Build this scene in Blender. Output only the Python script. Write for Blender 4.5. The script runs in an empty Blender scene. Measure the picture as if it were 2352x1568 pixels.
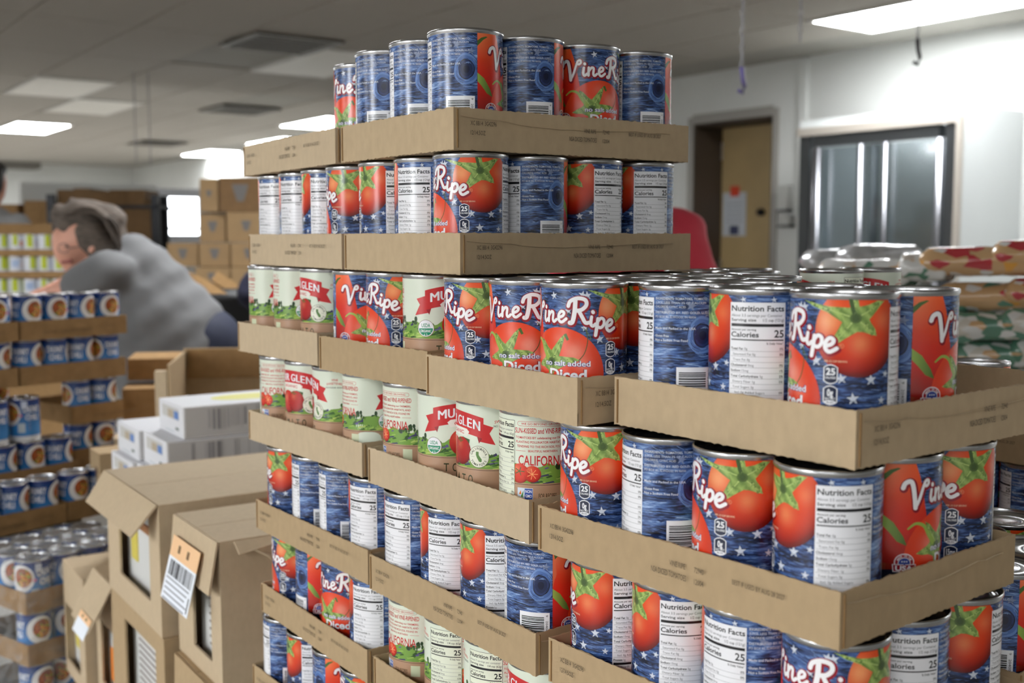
import bpy, bmesh, math, random
from mathutils import Vector, Matrix
from mathutils.geometry import tessellate_polygon
random.seed(7)
sc = bpy.context.scene
COL = sc.collection
PI = math.pi
# ------------------------------------------------------------ camera
FPX = 2540.0
PITCH = math.radians(5.318)
H = 1.473                                   # eye height above the floor
cam = bpy.data.cameras.new('camera')
cam.sensor_width = 36.0
cam.lens = FPX / 2352.0 * 36.0
cam.clip_start = 0.02
cam.dof.use_dof = True
cam.dof.focus_distance = 1.02
cam.dof.aperture_fstop = cam.lens / 6.0
camo = bpy.data.objects.new('camera', cam)
camo.location = (0, 0, H)
camo.rotation_euler = (PI / 2 - PITCH, 0, 0)
COL.objects.link(camo)
sc.camera = camo
# ------------------------------------------------------------ world, exposure
w = bpy.data.worlds.new('world'); sc.world = w; w.use_nodes = True
w.node_tree.nodes['Background'].inputs[0].default_value = (0.75, 0.85, 1.0, 1)
w.node_tree.nodes['Background'].inputs[1].default_value = 1.0
sc.view_settings.view_transform = 'Standard'
sc.view_settings.look = 'None'
sc.view_settings.gamma = 1.0
sc.view_settings.use_curve_mapping = False
sc.view_settings.exposure = 0.0
LAMP = 35.0                                 # radiance of the ceiling panels
sc.cycles.use_denoising = True
sc.cycles.max_bounces = 6
sc.cycles.caustics_reflective = False
sc.cycles.caustics_refractive = False
sc.cycles.sample_clamp_indirect = 6.0

# ------------------------------------------------------------ geometry of the view (pixel of the 2352x1568 frame -> point)
CP, SP = math.cos(PITCH), math.sin(PITCH)
def ray(px, py):
    X = (px - 1176) / FPX; Y = -(py - 784) / FPX
    return Vector((X, CP + SP * Y, -SP + CP * Y))
def at(px, py, d):
    r = ray(px, py); k = d / r.y
    return Vector((r.x * k, d, H + r.z * k))
def atz(px, py, z):
    r = ray(px, py); k = (z - H) / r.z
    return Vector((r.x * k, r.y * k, z))

# ------------------------------------------------------------ materials
def srgb(r, g, b):
    f = lambda c: (c / 255 / 12.92) if c / 255 <= 0.04045 else ((c / 255 + 0.055) / 1.055) ** 2.4
    return (f(r), f(g), f(b))
MATS = {}
def mat(name, col, rough=0.6, metal=0.0, var=0.0, scale=30.0, bump=0.0, spec=0.5, coat=0.0, stretch=None, emit=None, detail=4.0):
    if name in MATS: return MATS[name]
    m = bpy.data.materials.new(name); m.use_nodes = True
    nt = m.node_tree; b = nt.nodes['Principled BSDF']
    b.inputs['Base Color'].default_value = (*col, 1)
    b.inputs['Roughness'].default_value = rough
    b.inputs['Metallic'].default_value = metal
    b.inputs['Specular IOR Level'].default_value = spec
    b.inputs['Coat Weight'].default_value = coat
    if emit:
        b.inputs['Emission Color'].default_value = (*emit[0], 1)
        b.inputs['Emission Strength'].default_value = emit[1]
    if var or bump:
        tc = nt.nodes.new('ShaderNodeTexCoord'); mp = nt.nodes.new('ShaderNodeMapping')
        if stretch: mp.inputs['Scale'].default_value = stretch
        n = nt.nodes.new('ShaderNodeTexNoise'); n.inputs['Scale'].default_value = scale; n.inputs['Detail'].default_value = detail
        nt.links.new(tc.outputs['Object'], mp.inputs['Vector']); nt.links.new(mp.outputs['Vector'], n.inputs['Vector'])
        if var:
            r = nt.nodes.new('ShaderNodeValToRGB')
            r.color_ramp.elements[0].position = 0.3; r.color_ramp.elements[1].position = 0.7
            r.color_ramp.elements[0].color = (*[c * (1 - var) for c in col], 1)
            r.color_ramp.elements[1].color = (*[min(1, c * (1 + var)) for c in col], 1)
            nt.links.new(n.outputs['Fac'], r.inputs['Fac']); nt.links.new(r.outputs['Color'], b.inputs['Base Color'])
        if bump:
            bp = nt.nodes.new('ShaderNodeBump'); bp.inputs['Strength'].default_value = bump; bp.inputs['Distance'].default_value = 0.002
            nt.links.new(n.outputs['Fac'], bp.inputs['Height']); nt.links.new(bp.outputs['Normal'], b.inputs['Normal'])
    MATS[name] = m
    return m
def print_mat(name, rough=0.24, coat=0.0):
    m = bpy.data.materials.new(name); m.use_nodes = True
    nt = m.node_tree; b = nt.nodes['Principled BSDF']
    a = nt.nodes.new('ShaderNodeAttribute'); a.attribute_name = 'Col'
    nt.links.new(a.outputs['Color'], b.inputs['Base Color'])
    b.inputs['Roughness'].default_value = rough; b.inputs['Coat Weight'].default_value = coat
    MATS[name] = m
    return m
PRINT = print_mat('printed_paper')
INK = print_mat('printed_carton', 0.65)
KRAFT = [mat('kraft_board_' + 'abc'[i], c, 0.8, 0, 0.045, 110, 0.10, 0.25, 0, (1, 1, 0.6)) for i, c in enumerate([srgb(184, 162, 131), srgb(172, 148, 115), srgb(190, 170, 142)])]
KDARK = mat('kraft_board_dark', srgb(150, 118, 80), 0.85, 0, 0.12, 40, 0.2, 0.2)
TIN = mat('tin_plate', (0.48, 0.48, 0.49), 0.26, 1.0, 0.06, 90)
def wood_blue():
    m = bpy.data.materials.new('blue_wood_print'); m.use_nodes = True
    nt = m.node_tree; N = nt.nodes; L = nt.links; b = N['Principled BSDF']
    uv = N.new('ShaderNodeUVMap'); mp = N.new('ShaderNodeMapping'); mp.inputs['Scale'].default_value = (2.2, 16.0, 1)
    n1 = N.new('ShaderNodeTexNoise'); n1.inputs['Scale'].default_value = 2.4; n1.inputs['Detail'].default_value = 7; n1.inputs['Roughness'].default_value = 0.65; n1.inputs['Distortion'].default_value = 0.9
    mp2 = N.new('ShaderNodeMapping'); mp2.inputs['Scale'].default_value = (7, 60, 1)
    n2 = N.new('ShaderNodeTexNoise'); n2.inputs['Scale'].default_value = 2.0; n2.inputs['Detail'].default_value = 5; n2.inputs['Distortion'].default_value = 0.6
    mp3 = N.new('ShaderNodeMapping'); mp3.inputs['Scale'].default_value = (3, 4, 1)
    n3 = N.new('ShaderNodeTexNoise'); n3.inputs['Scale'].default_value = 1.5; n3.inputs['Detail'].default_value = 2
    for q, r in ((mp, n1), (mp2, n2), (mp3, n3)):
        L.new(uv.outputs['UV'], q.inputs['Vector']); L.new(q.outputs['Vector'], r.inputs['Vector'])
    a = N.new('ShaderNodeMath'); a.operation = 'MULTIPLY_ADD'; a.inputs[1].default_value = 0.55
    c = N.new('ShaderNodeMath'); c.operation = 'MULTIPLY_ADD'; c.inputs[1].default_value = 0.30
    d = N.new('ShaderNodeMath'); d.operation = 'MULTIPLY'; d.inputs[1].default_value = 0.28
    L.new(n3.outputs['Fac'], d.inputs[0]); L.new(n2.outputs['Fac'], c.inputs[0]); L.new(d.outputs[0], c.inputs[2])
    L.new(n1.outputs['Fac'], a.inputs[0]); L.new(c.outputs[0], a.inputs[2])
    r = N.new('ShaderNodeValToRGB'); e = r.color_ramp.elements
    e[0].position = 0.43; e[0].color = (*srgb(9, 13, 28), 1)
    e[1].position = 0.715; e[1].color = (*srgb(160, 188, 228), 1)
    for p, cc in ((0.50, (26, 38, 70)), (0.565, (52, 76, 126)), (0.63, (84, 116, 174))):
        q = e.new(p); q.color = (*srgb(*cc), 1)
    L.new(a.outputs[0], r.inputs['Fac']); L.new(r.outputs['Color'], b.inputs['Base Color'])
    b.inputs['Roughness'].default_value = 0.24
    return m
WOODB = wood_blue()

# ------------------------------------------------------------ object helpers
def tag(o, label=None, cat=None, group=None, kind=None):
    if label: o['label'] = label
    if cat: o['category'] = cat
    if group: o['group'] = group
    if kind: o['kind'] = kind
    return o
def link(name, me, parent=None, m=None, loc=None, rz=None):
    o = bpy.data.objects.new(name, me); COL.objects.link(o)
    if parent: o.parent = parent
    if m and me and not me.materials: me.materials.append(m)
    if loc is not None: o.location = loc
    if rz is not None: o.rotation_euler = (0, 0, rz)
    return o
def empty(name, loc=(0, 0, 0), rz=0):
    o = bpy.data.objects.new(name, None); o.empty_display_size = 0.05
    COL.objects.link(o); o.location = loc; o.rotation_euler = (0, 0, rz)
    return o
class MB:
    def __init__(s): s.v = []; s.f = []; s.c = []
    def add(s, vs, fs, col=None):
        n = len(s.v); s.v += [tuple(p) for p in vs]; s.f += [tuple(i + n for i in f) for f in fs]
        s.c += [col or (0.8, 0.8, 0.8)] * len(vs); return s
    def box(s, x0, x1, y0, y1, z0, z1, col=None, M=None):
        vs = [Vector((x, y, z)) for z in (z0, z1) for x, y in ((x0, y0), (x1, y0), (x1, y1), (x0, y1))]
        if M: vs = [M @ p for p in vs]
        return s.add(vs, [(3, 2, 1, 0), (4, 5, 6, 7), (0, 1, 5, 4), (1, 2, 6, 5), (2, 3, 7, 6), (3, 0, 4, 7)], col)
    def tube(s, pts, r, n=8, col=None, close=False):
        pts = [Vector(p) for p in pts]; vs = []; fs = []; m = len(pts)
        for i, p in enumerate(pts):
            a = pts[(i + 1) % m] if (close or i < m - 1) else p
            b = pts[i - 1] if (close or i > 0) else p
            t = (a - b).normalized(); up = Vector((0, 0, 1)) if abs(t.z) < 0.9 else Vector((1, 0, 0))
            x = t.cross(up).normalized(); y = t.cross(x)
            rr = r[i] if isinstance(r, (list, tuple)) else r
            vs += [p + x * rr * math.cos(2 * PI * k / n) + y * rr * math.sin(2 * PI * k / n) for k in range(n)]
        for i in range(m if close else m - 1):
            j = (i + 1) % m
            fs += [(i * n + k, j * n + k, j * n + (k + 1) % n, i * n + (k + 1) % n) for k in range(n)]
        if not close: fs += [tuple(range(n)), tuple(reversed(range((m - 1) * n, m * n)))]
        return s.add(vs, fs, col)
    def lathe(s, prof, n=48, col=None, c=(0, 0, 0), capb=True, capt=True):
        vs = []; fs = []
        for r, z in prof:
            vs += [(c[0] + r * math.cos(2 * PI * k / n), c[1] + r * math.sin(2 * PI * k / n), c[2] + z) for k in range(n)]
        for i in range(len(prof) - 1):
            fs += [(i * n + k, i * n + (k + 1) % n, (i + 1) * n + (k + 1) % n, (i + 1) * n + k) for k in range(n)]
        if capb: fs.append(tuple(reversed(range(n))))
        if capt: fs.append(tuple(range((len(prof) - 1) * n, len(prof) * n)))
        return s.add(vs, fs, col)
    def capsule(s, a, ra, b, rb, n=14, m=5, sq=1.0):
        a = Vector(a); b = Vector(b); t = (b - a); L = t.length
        t = t.normalized() if L > 1e-6 else Vector((0, 0, 1))
        up = Vector((0, 0, 1)) if abs(t.z) < 0.9 else Vector((0, 1, 0))
        x = t.cross(up).normalized(); y = x.cross(t).normalized(); vs = []; fs = []; rows = []
        for i in range(m + 1):
            q = -PI / 2 + PI / 2 * i / m; rows.append((a + t * ra * math.sin(q), ra * math.cos(q)))
        for i in range(m + 1):
            q = PI / 2 * i / m; rows.append((b + t * rb * math.sin(q), rb * math.cos(q)))
        for p, r in rows:
            r = max(r, 1e-4)
            vs += [p + x * r * math.cos(2 * PI * k / n) + y * r * sq * math.sin(2 * PI * k / n) for k in range(n)]
        for i in range(len(rows) - 1):
            fs += [(i * n + k, i * n + (k + 1) % n, (i + 1) * n + (k + 1) % n, (i + 1) * n + k) for k in range(n)]
        fs += [tuple(reversed(range(n))), tuple(range((len(rows) - 1) * n, len(rows) * n))]
        return s.add(vs, fs)
    def mesh(s, name, m=None, smooth=False, color=False):
        me = bpy.data.meshes.new(name); me.from_pydata(s.v, [], s.f); me.update()
        if color:
            a = me.color_attributes.new('Col', 'FLOAT_COLOR', 'POINT')
            a.data.foreach_set('color', [x for c in s.c for x in (*c, 1.0)])
        if smooth: me.polygons.foreach_set('use_smooth', [True] * len(me.polygons))
        if m: me.materials.append(m)
        return me
    def build(s, name, m, parent=None, loc=None, rz=None, smooth=False, color=False):
        return link(name, s.mesh(name, m, smooth, color), parent, None, loc, rz)
def part(name, m, parent, *boxes, **k):
    b = MB()
    for q in boxes: b.box(*q)
    return b.build(name, m, parent, **k)
def bevel(o, wdt, seg=2):
    bm = bmesh.new(); bm.from_mesh(o.data)
    bmesh.ops.bevel(bm, geom=[e for e in bm.edges], offset=wdt, segments=seg, profile=0.7, affect='EDGES')
    bm.to_mesh(o.data); bm.free(); return o
def struct(o): o['kind'] = 'structure'; return o

# ------------------------------------------------------------ flat lettering
_tc = bpy.data.curves.new('lettering', 'FONT'); _to = bpy.data.objects.new('lettering', _tc); COL.objects.link(_to)
_tcache = {}
def glyphs(txt, bold=0.0, res=3):
    key = (txt, bold, res)
    if key not in _tcache:
        _tc.body = txt; _tc.size = 1.0; _tc.offset = bold; _tc.resolution_u = res; _tc.fill_mode = 'FRONT'
        bpy.context.view_layer.update()
        dg = bpy.context.evaluated_depsgraph_get()
        me = bpy.data.meshes.new_from_object(_to.evaluated_get(dg))
        vs = [(v.co.x, v.co.y) for v in me.vertices]; fs = [tuple(p.vertices) for p in me.polygons]
        bpy.data.meshes.remove(me)
        if not vs: vs = [(0, 0)]
        x0 = min(v[0] for v in vs); x1 = max(v[0] for v in vs)
        _tcache[key] = ([(v[0] - x0, v[1]) for v in vs], fs, x1 - x0)
    return _tcache[key]
CAPH = max(v[1] for v in glyphs('H')[0])
def text2d(txt, cap, width=None, bold=0.0, res=3):
    """vertices in mm, origin at left of baseline; width squeezes or stretches the line"""
    vs, fs, wd = glyphs(txt, bold, res)
    k = cap / CAPH; kx = (width / wd) if width else k
    return [(x * kx, y * k) for x, y in vs], fs, wd * kx
# ------------------------------------------------------------ can labels: printed art wrapped round the tin, each colour a thin layer of ink
RC = 36.95; CIRC = 2 * PI * RC; CANH = 113.4; NSEG = 96; DS = CIRC / NSEG; LAY = 0.035
def catmull(pts, n=6):
    if len(pts) < 3: return pts
    P = [pts[0]] + list(pts) + [pts[-1]]; out = []
    for i in range(1, len(P) - 2):
        p0, p1, p2, p3 = P[i - 1], P[i], P[i + 1], P[i + 2]
        for k in range(n):
            t = k / n
            out.append(tuple(0.5 * (2 * b + (c - a) * t + (2 * a - 5 * b + 4 * c - d) * t * t + (3 * b - a - 3 * c + d) * t ** 3) for a, b, c, d in zip(p0, p1, p2, p3)))
    out.append(pts[-1]); return out
class Canvas:
    """s = mm round the can (to the right), t = mm down from the can's top"""
    def __init__(s): s.v = []; s.f = []; s.c = []; s.m = []; s.uv = []
    def put(s, vs, fs, col, layer, mi=1, cut=True, clip=None):
        if cut or clip:
            xs = [v[0] for v in vs]; lo, hi = min(xs), max(xs)
            if hi - lo > DS * 0.6 or clip:
                bm = bmesh.new(); bv = [bm.verts.new((x, y, 0)) for x, y in vs]
                for f in fs:
                    try: bm.faces.new([bv[i] for i in f])
                    except ValueError: pass
                def cutp(co, no, clear=False):
                    bmesh.ops.bisect_plane(bm, geom=bm.verts[:] + bm.edges[:] + bm.faces[:], dist=1e-5, plane_co=co, plane_no=no, clear_outer=clear)
                if clip:
                    a, b, c, d = clip
                    for co, no in (((a, 0, 0), (-1, 0, 0)), ((b, 0, 0), (1, 0, 0)), ((0, c, 0), (0, -1, 0)), ((0, d, 0), (0, 1, 0))): cutp(co, no, True)
                for k in range(int(math.ceil(lo / DS)), int(hi / DS) + 1): cutp((k * DS, 0, 0), (1, 0, 0))
                bm.verts.index_update()
                vs = [(v.co.x, v.co.y) for v in bm.verts]; fs = [tuple(v.index for v in f.verts) for f in bm.faces]; bm.free()
        n = len(s.v); r = RC + LAY * layer
        for x, t in vs:
            a = x / RC; s.v.append((r * math.cos(a) / 1000, r * math.sin(a) / 1000, (CANH - t) / 1000))
            c = col(x, t) if callable(col) else col
            s.c += [c[0], c[1], c[2], 1.0]; s.uv.append((x / 100, t / 100))
        for f in fs:
            p = [vs[i] for i in f]
            ar = sum(p[i][0] * p[i - 1][1] - p[i - 1][0] * p[i][1] for i in range(len(p)))
            f = tuple(i + n for i in f)
            s.f.append(f if ar > 0 else f[::-1]); s.m.append(mi)
    def rect(s, a, b, c, d, col, layer, **k): s.put([(a, c), (b, c), (b, d), (a, d)], [(0, 1, 2, 3)], col, layer, **k)
    def poly(s, pts, col, layer, **k):
        tri = tessellate_polygon([[Vector((x, y, 0)) for x, y in pts]])
        s.put(pts, [tuple(t) for t in tri], col, layer, **k)
    def disc(s, cx, cy, rx, ry, col, layer, n=28, rings=1, **k):
        vs = [(cx, cy)]; fs = []
        for j in range(1, rings + 1):
            vs += [(cx + rx * j / rings * math.cos(2 * PI * i / n), cy + ry * j / rings * math.sin(2 * PI * i / n)) for i in range(n)]
        fs += [(0, 1 + i, 1 + (i + 1) % n) for i in range(n)]
        for j in range(rings - 1):
            a = 1 + j * n; b = a + n
            fs += [(a + i, b + i, b + (i + 1) % n, a + (i + 1) % n) for i in range(n)]
        s.put(vs, fs, col, layer, **k)
    def stroke(s, pts, wd, col, layer, smooth=True, ends=True, **k):
        p = catmull(pts) if smooth else pts; vs = []; fs = []; m = len(p)
        for i, (x, y) in enumerate(p):
            a = p[min(i + 1, m - 1)]; b = p[max(i - 1, 0)]; dx, dy = a[0] - b[0], a[1] - b[1]; l = math.hypot(dx, dy) or 1
            q = (wd(i / (m - 1)) if callable(wd) else wd) / 2
            vs += [(x - dy / l * q, y + dx / l * q), (x + dy / l * q, y - dx / l * q)]
        fs = [(2 * i, 2 * i + 1, 2 * i + 3, 2 * i + 2) for i in range(m - 1)]
        s.put(vs, fs, col, layer, **k)
        if ends:
            for e, u in ((p[0], 0.0), (p[-1], 1.0)):
                q = (wd(u) if callable(wd) else wd) / 2
                if q > 0.12: s.disc(e[0], e[1], q, q, col, layer, 12)
    def text(s, txt, x, t, cap, col, layer, width=None, bold=0.0, res=2, align='l', cut=False, arc=None, rot=None):
        vs, fs, wd = text2d(txt, cap, width, bold, res)
        off = -wd / 2 if align == 'c' else -wd if align == 'r' else 0
        if arc: vs = [(x + vx + off, t - vy + arc((vx + off))) for vx, vy in vs]
        elif rot: vs = [(x + vy, t + vx + off) for vx, vy in vs]
        else: vs = [(x + vx + off, t - vy) for vx, vy in vs]
        s.put(vs, fs, col, layer, cut=cut or cap > 3.0)
        return wd
    def ringtext(s, txt, cx, cy, r, a0, a1, cap, col, layer, inner=False, bold=0.02):
        n = len(txt)
        for i, ch in enumerate(txt):
            if ch == ' ': continue
            a = a0 + (a1 - a0) * (i + 0.5) / n
            vs, fs, wd = text2d(ch, cap, None, bold, 2); q = []
            for x, y in vs:
                x -= wd / 2
                if inner: q.append((cx + (r - y) * math.sin(a) + x * math.cos(a), cy - (r - y) * math.cos(a) + x * math.sin(a)))
                else: q.append((cx + (r + y) * math.sin(a) + x * math.cos(a), cy - (r + y) * math.cos(a) + x * math.sin(a)))
            if inner: q = []
            if inner:
                for x, y in vs:
                    x -= wd / 2
                    q.append((cx + (r - y) * math.sin(a) - x * math.cos(a), cy - (r - y) * math.cos(a) - x * math.sin(a)))
            s.put(q, fs, col, layer, cut=False)
    def star(s, x, t, r, col, layer, a=0.0):
        s.poly([(x + (r if i % 2 == 0 else r * 0.4) * math.sin(PI * i / 5 + a), t - (r if i % 2 == 0 else r * 0.4) * math.cos(PI * i / 5 + a)) for i in range(10)], col, layer)
    def mesh(s, name, mats):
        me = bpy.data.meshes.new(name); me.from_pydata(s.v, [], s.f); me.update()
        a = me.color_attributes.new('Col', 'FLOAT_COLOR', 'POINT'); a.data.foreach_set('color', s.c)
        uv = me.uv_layers.new(name='UVMap'); li = [0] * len(me.loops); me.loops.foreach_get('vertex_index', li)
        uv.data.foreach_set('uv', [q for i in li for q in s.uv[i]])
        for m in mats: me.materials.append(m)
        me.polygons.foreach_set('material_index', s.m)
        # normals of the round tin, so the printed layers share its sheen
        me.polygons.foreach_set('use_smooth', [True] * len(me.polygons))
        try:
            me.normals_split_custom_set_from_vertices([(x * 1000 / RC, y * 1000 / RC, 0) for x, y, z in s.v])
        except Exception: pass
        return me
def lerp(a, b, k): k = max(0, min(1, k)); return tuple(x + (y - x) * k for x, y in zip(a, b))
WHITE = srgb(238, 238, 242); BLACK = srgb(24, 22, 28); NAVY = srgb(20, 28, 56)
def tomato_col(cx, cy, rx, ry, hl, hot=srgb(250, 164, 118), base=srgb(232, 70, 30), mid=srgb(206, 36, 16), dark=srgb(92, 8, 6), dk=1.0):
    def f(x, t):
        u, v = (x - cx) / rx, (t - cy) / ry; r = math.hypot(u, v)
        c = lerp(base, mid, 0.5 + 0.5 * v)
        for hx, hy, hs, ha in hl:
            d = ((x - hx) / hs) ** 2 + ((t - hy) / hs) ** 2; c = lerp(c, hot, ha * math.exp(-d))
        sh = max(0, r - 0.5) / 0.5
        return lerp(c, dark, dk * sh ** 1.6 * max(0.12, min(1.0, 0.35 + 0.55 * v + 0.3 * u)))
    return f
def calyx_col(cx, cy, R):
    lo, hi = srgb(96, 126, 58), srgb(172, 196, 108)
    return lambda x, t: lerp(srgb(112, 142, 72), lerp(lo, hi, 0.5 + 0.5 * math.sin(x * 1.9 + t * 0.7)), min(1, math.hypot(x - cx, t - cy) / (R * 0.5)))
def nutrition(cv, a, b, top, bot, paper, serv, about, rows, edge=False, layer=5, low=True):
    w_ = b - a; ins = 1.0
    cv.rect(a, b, top, bot, paper, layer)
    if edge:
        for q in ((a, a + .35, top, bot), (b - .35, b, top, bot), (a, b, top, top + .35), (a, b, bot - .35, bot)): cv.rect(*q, BLACK, layer + 1)
    L = layer + 1; x0, x1 = a + ins, b - ins
    cv.text('Nutrition Facts', x0, top + 6.3, 3.9, BLACK, L, x1 - x0, 0.022, 3)
    g = srgb(70, 70, 78)
    cv.text(about, x0, top + 10.3, 1.9, g, L, (x1 - x0) * 0.97, 0, 2)
    cv.text('Serving size', x0, top + 13.7, 2.0, BLACK, L, (x1 - x0) * 0.48, 0.018, 2)
    cv.text(serv, x1, top + 13.7, 2.0, BLACK, L, (x1 - x0) * 0.40, 0.008, 2, 'r')
    cv.rect(x0, x1, top + 15.4, top + 17.6, BLACK, L)
    cv.text('Amount per serving', x0, top + 20.4, 1.35, BLACK, L, (x1 - x0) * 0.48, 0.018, 2)
    cv.text('Calories', x0, top + 25.2, 3.6, BLACK, L, (x1 - x0) * 0.53, 0.022, 3)
    cv.text('25', x1, top + 25.2, 5.2, BLACK, L, None, 0.022, 3, 'r')
    cv.rect(x0, x1, top + 26.8, top + 27.7, BLACK, L)
    cv.text('% Daily Value*', x1, top + 30.4, 1.45, BLACK, L, (x1 - x0) * 0.33, 0.018, 2, 'r')
    y = top + 34.6
    for ind, n1, n2, pc in rows:
        x = x0 + ind * 1.7; wd = 0
        if n1: wd = cv.text(n1, x, y, 1.75, BLACK, L, None, 0.02, 2) + 0.9
        if n2: cv.text(n2, x + wd, y, 1.75, g, L, None, 0, 2)
        if pc: cv.text(pc, x1, y, 1.75, BLACK, L, None, 0.012, 2, 'r')
        cv.rect(x0, x1, y + 0.75, y + 0.95, srgb(120, 120, 126), L)
        y += 4.02
    cv.rect(x0, x1, y - 2.6, y - 0.7, BLACK, L)
    if low:
        for q in ('Vit. D 0mcg 0%', 'Calcium 0mg 0%   Iron 0mg 0%', 'Potas. 230mg 4%'):
            if y + 1.8 < bot - 1: cv.text(q, x0, y + 1.9, 1.5, g, L, None, 0, 2)
            y += 3.3
VR_ROWS = [(0, 'Total Fat', '0g', '0%'), (1, '', 'Saturated Fat 0g', '0%'), (1, '', 'Trans Fat 0g', ''), (0, 'Cholesterol', '0mg', '0%'), (0, 'Sodium', '15mg', '1%'),
           (0, 'Total Carbohydrate', '5g', '2%'), (1, '', 'Dietary Fiber 1g', '5%'), (1, '', 'Total Sugars 3g', ''), (2, '', 'Incl. 0g Added Sugars', '0%'), (0, 'Protein', '1g', '')]
MG_ROWS = [(0, 'Total Fat', '0g', '0%'), (1, '', 'Saturated Fat 0g', '0%'), (1, '', 'Trans Fat 0g', ''), (0, 'Cholesterol', '0mg', '0%'), (0, 'Sodium', '270mg', '12%'),
           (0, 'Total Carbohydrate', '5g', '2%'), (1, '', 'Dietary Fiber less than 1g', '2%'), (1, '', 'Total Sugars 3g', ''), (2, '', 'Incl. 0g Added Sugars', '0%'), (0, 'Protein', '1g', '')]

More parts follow.
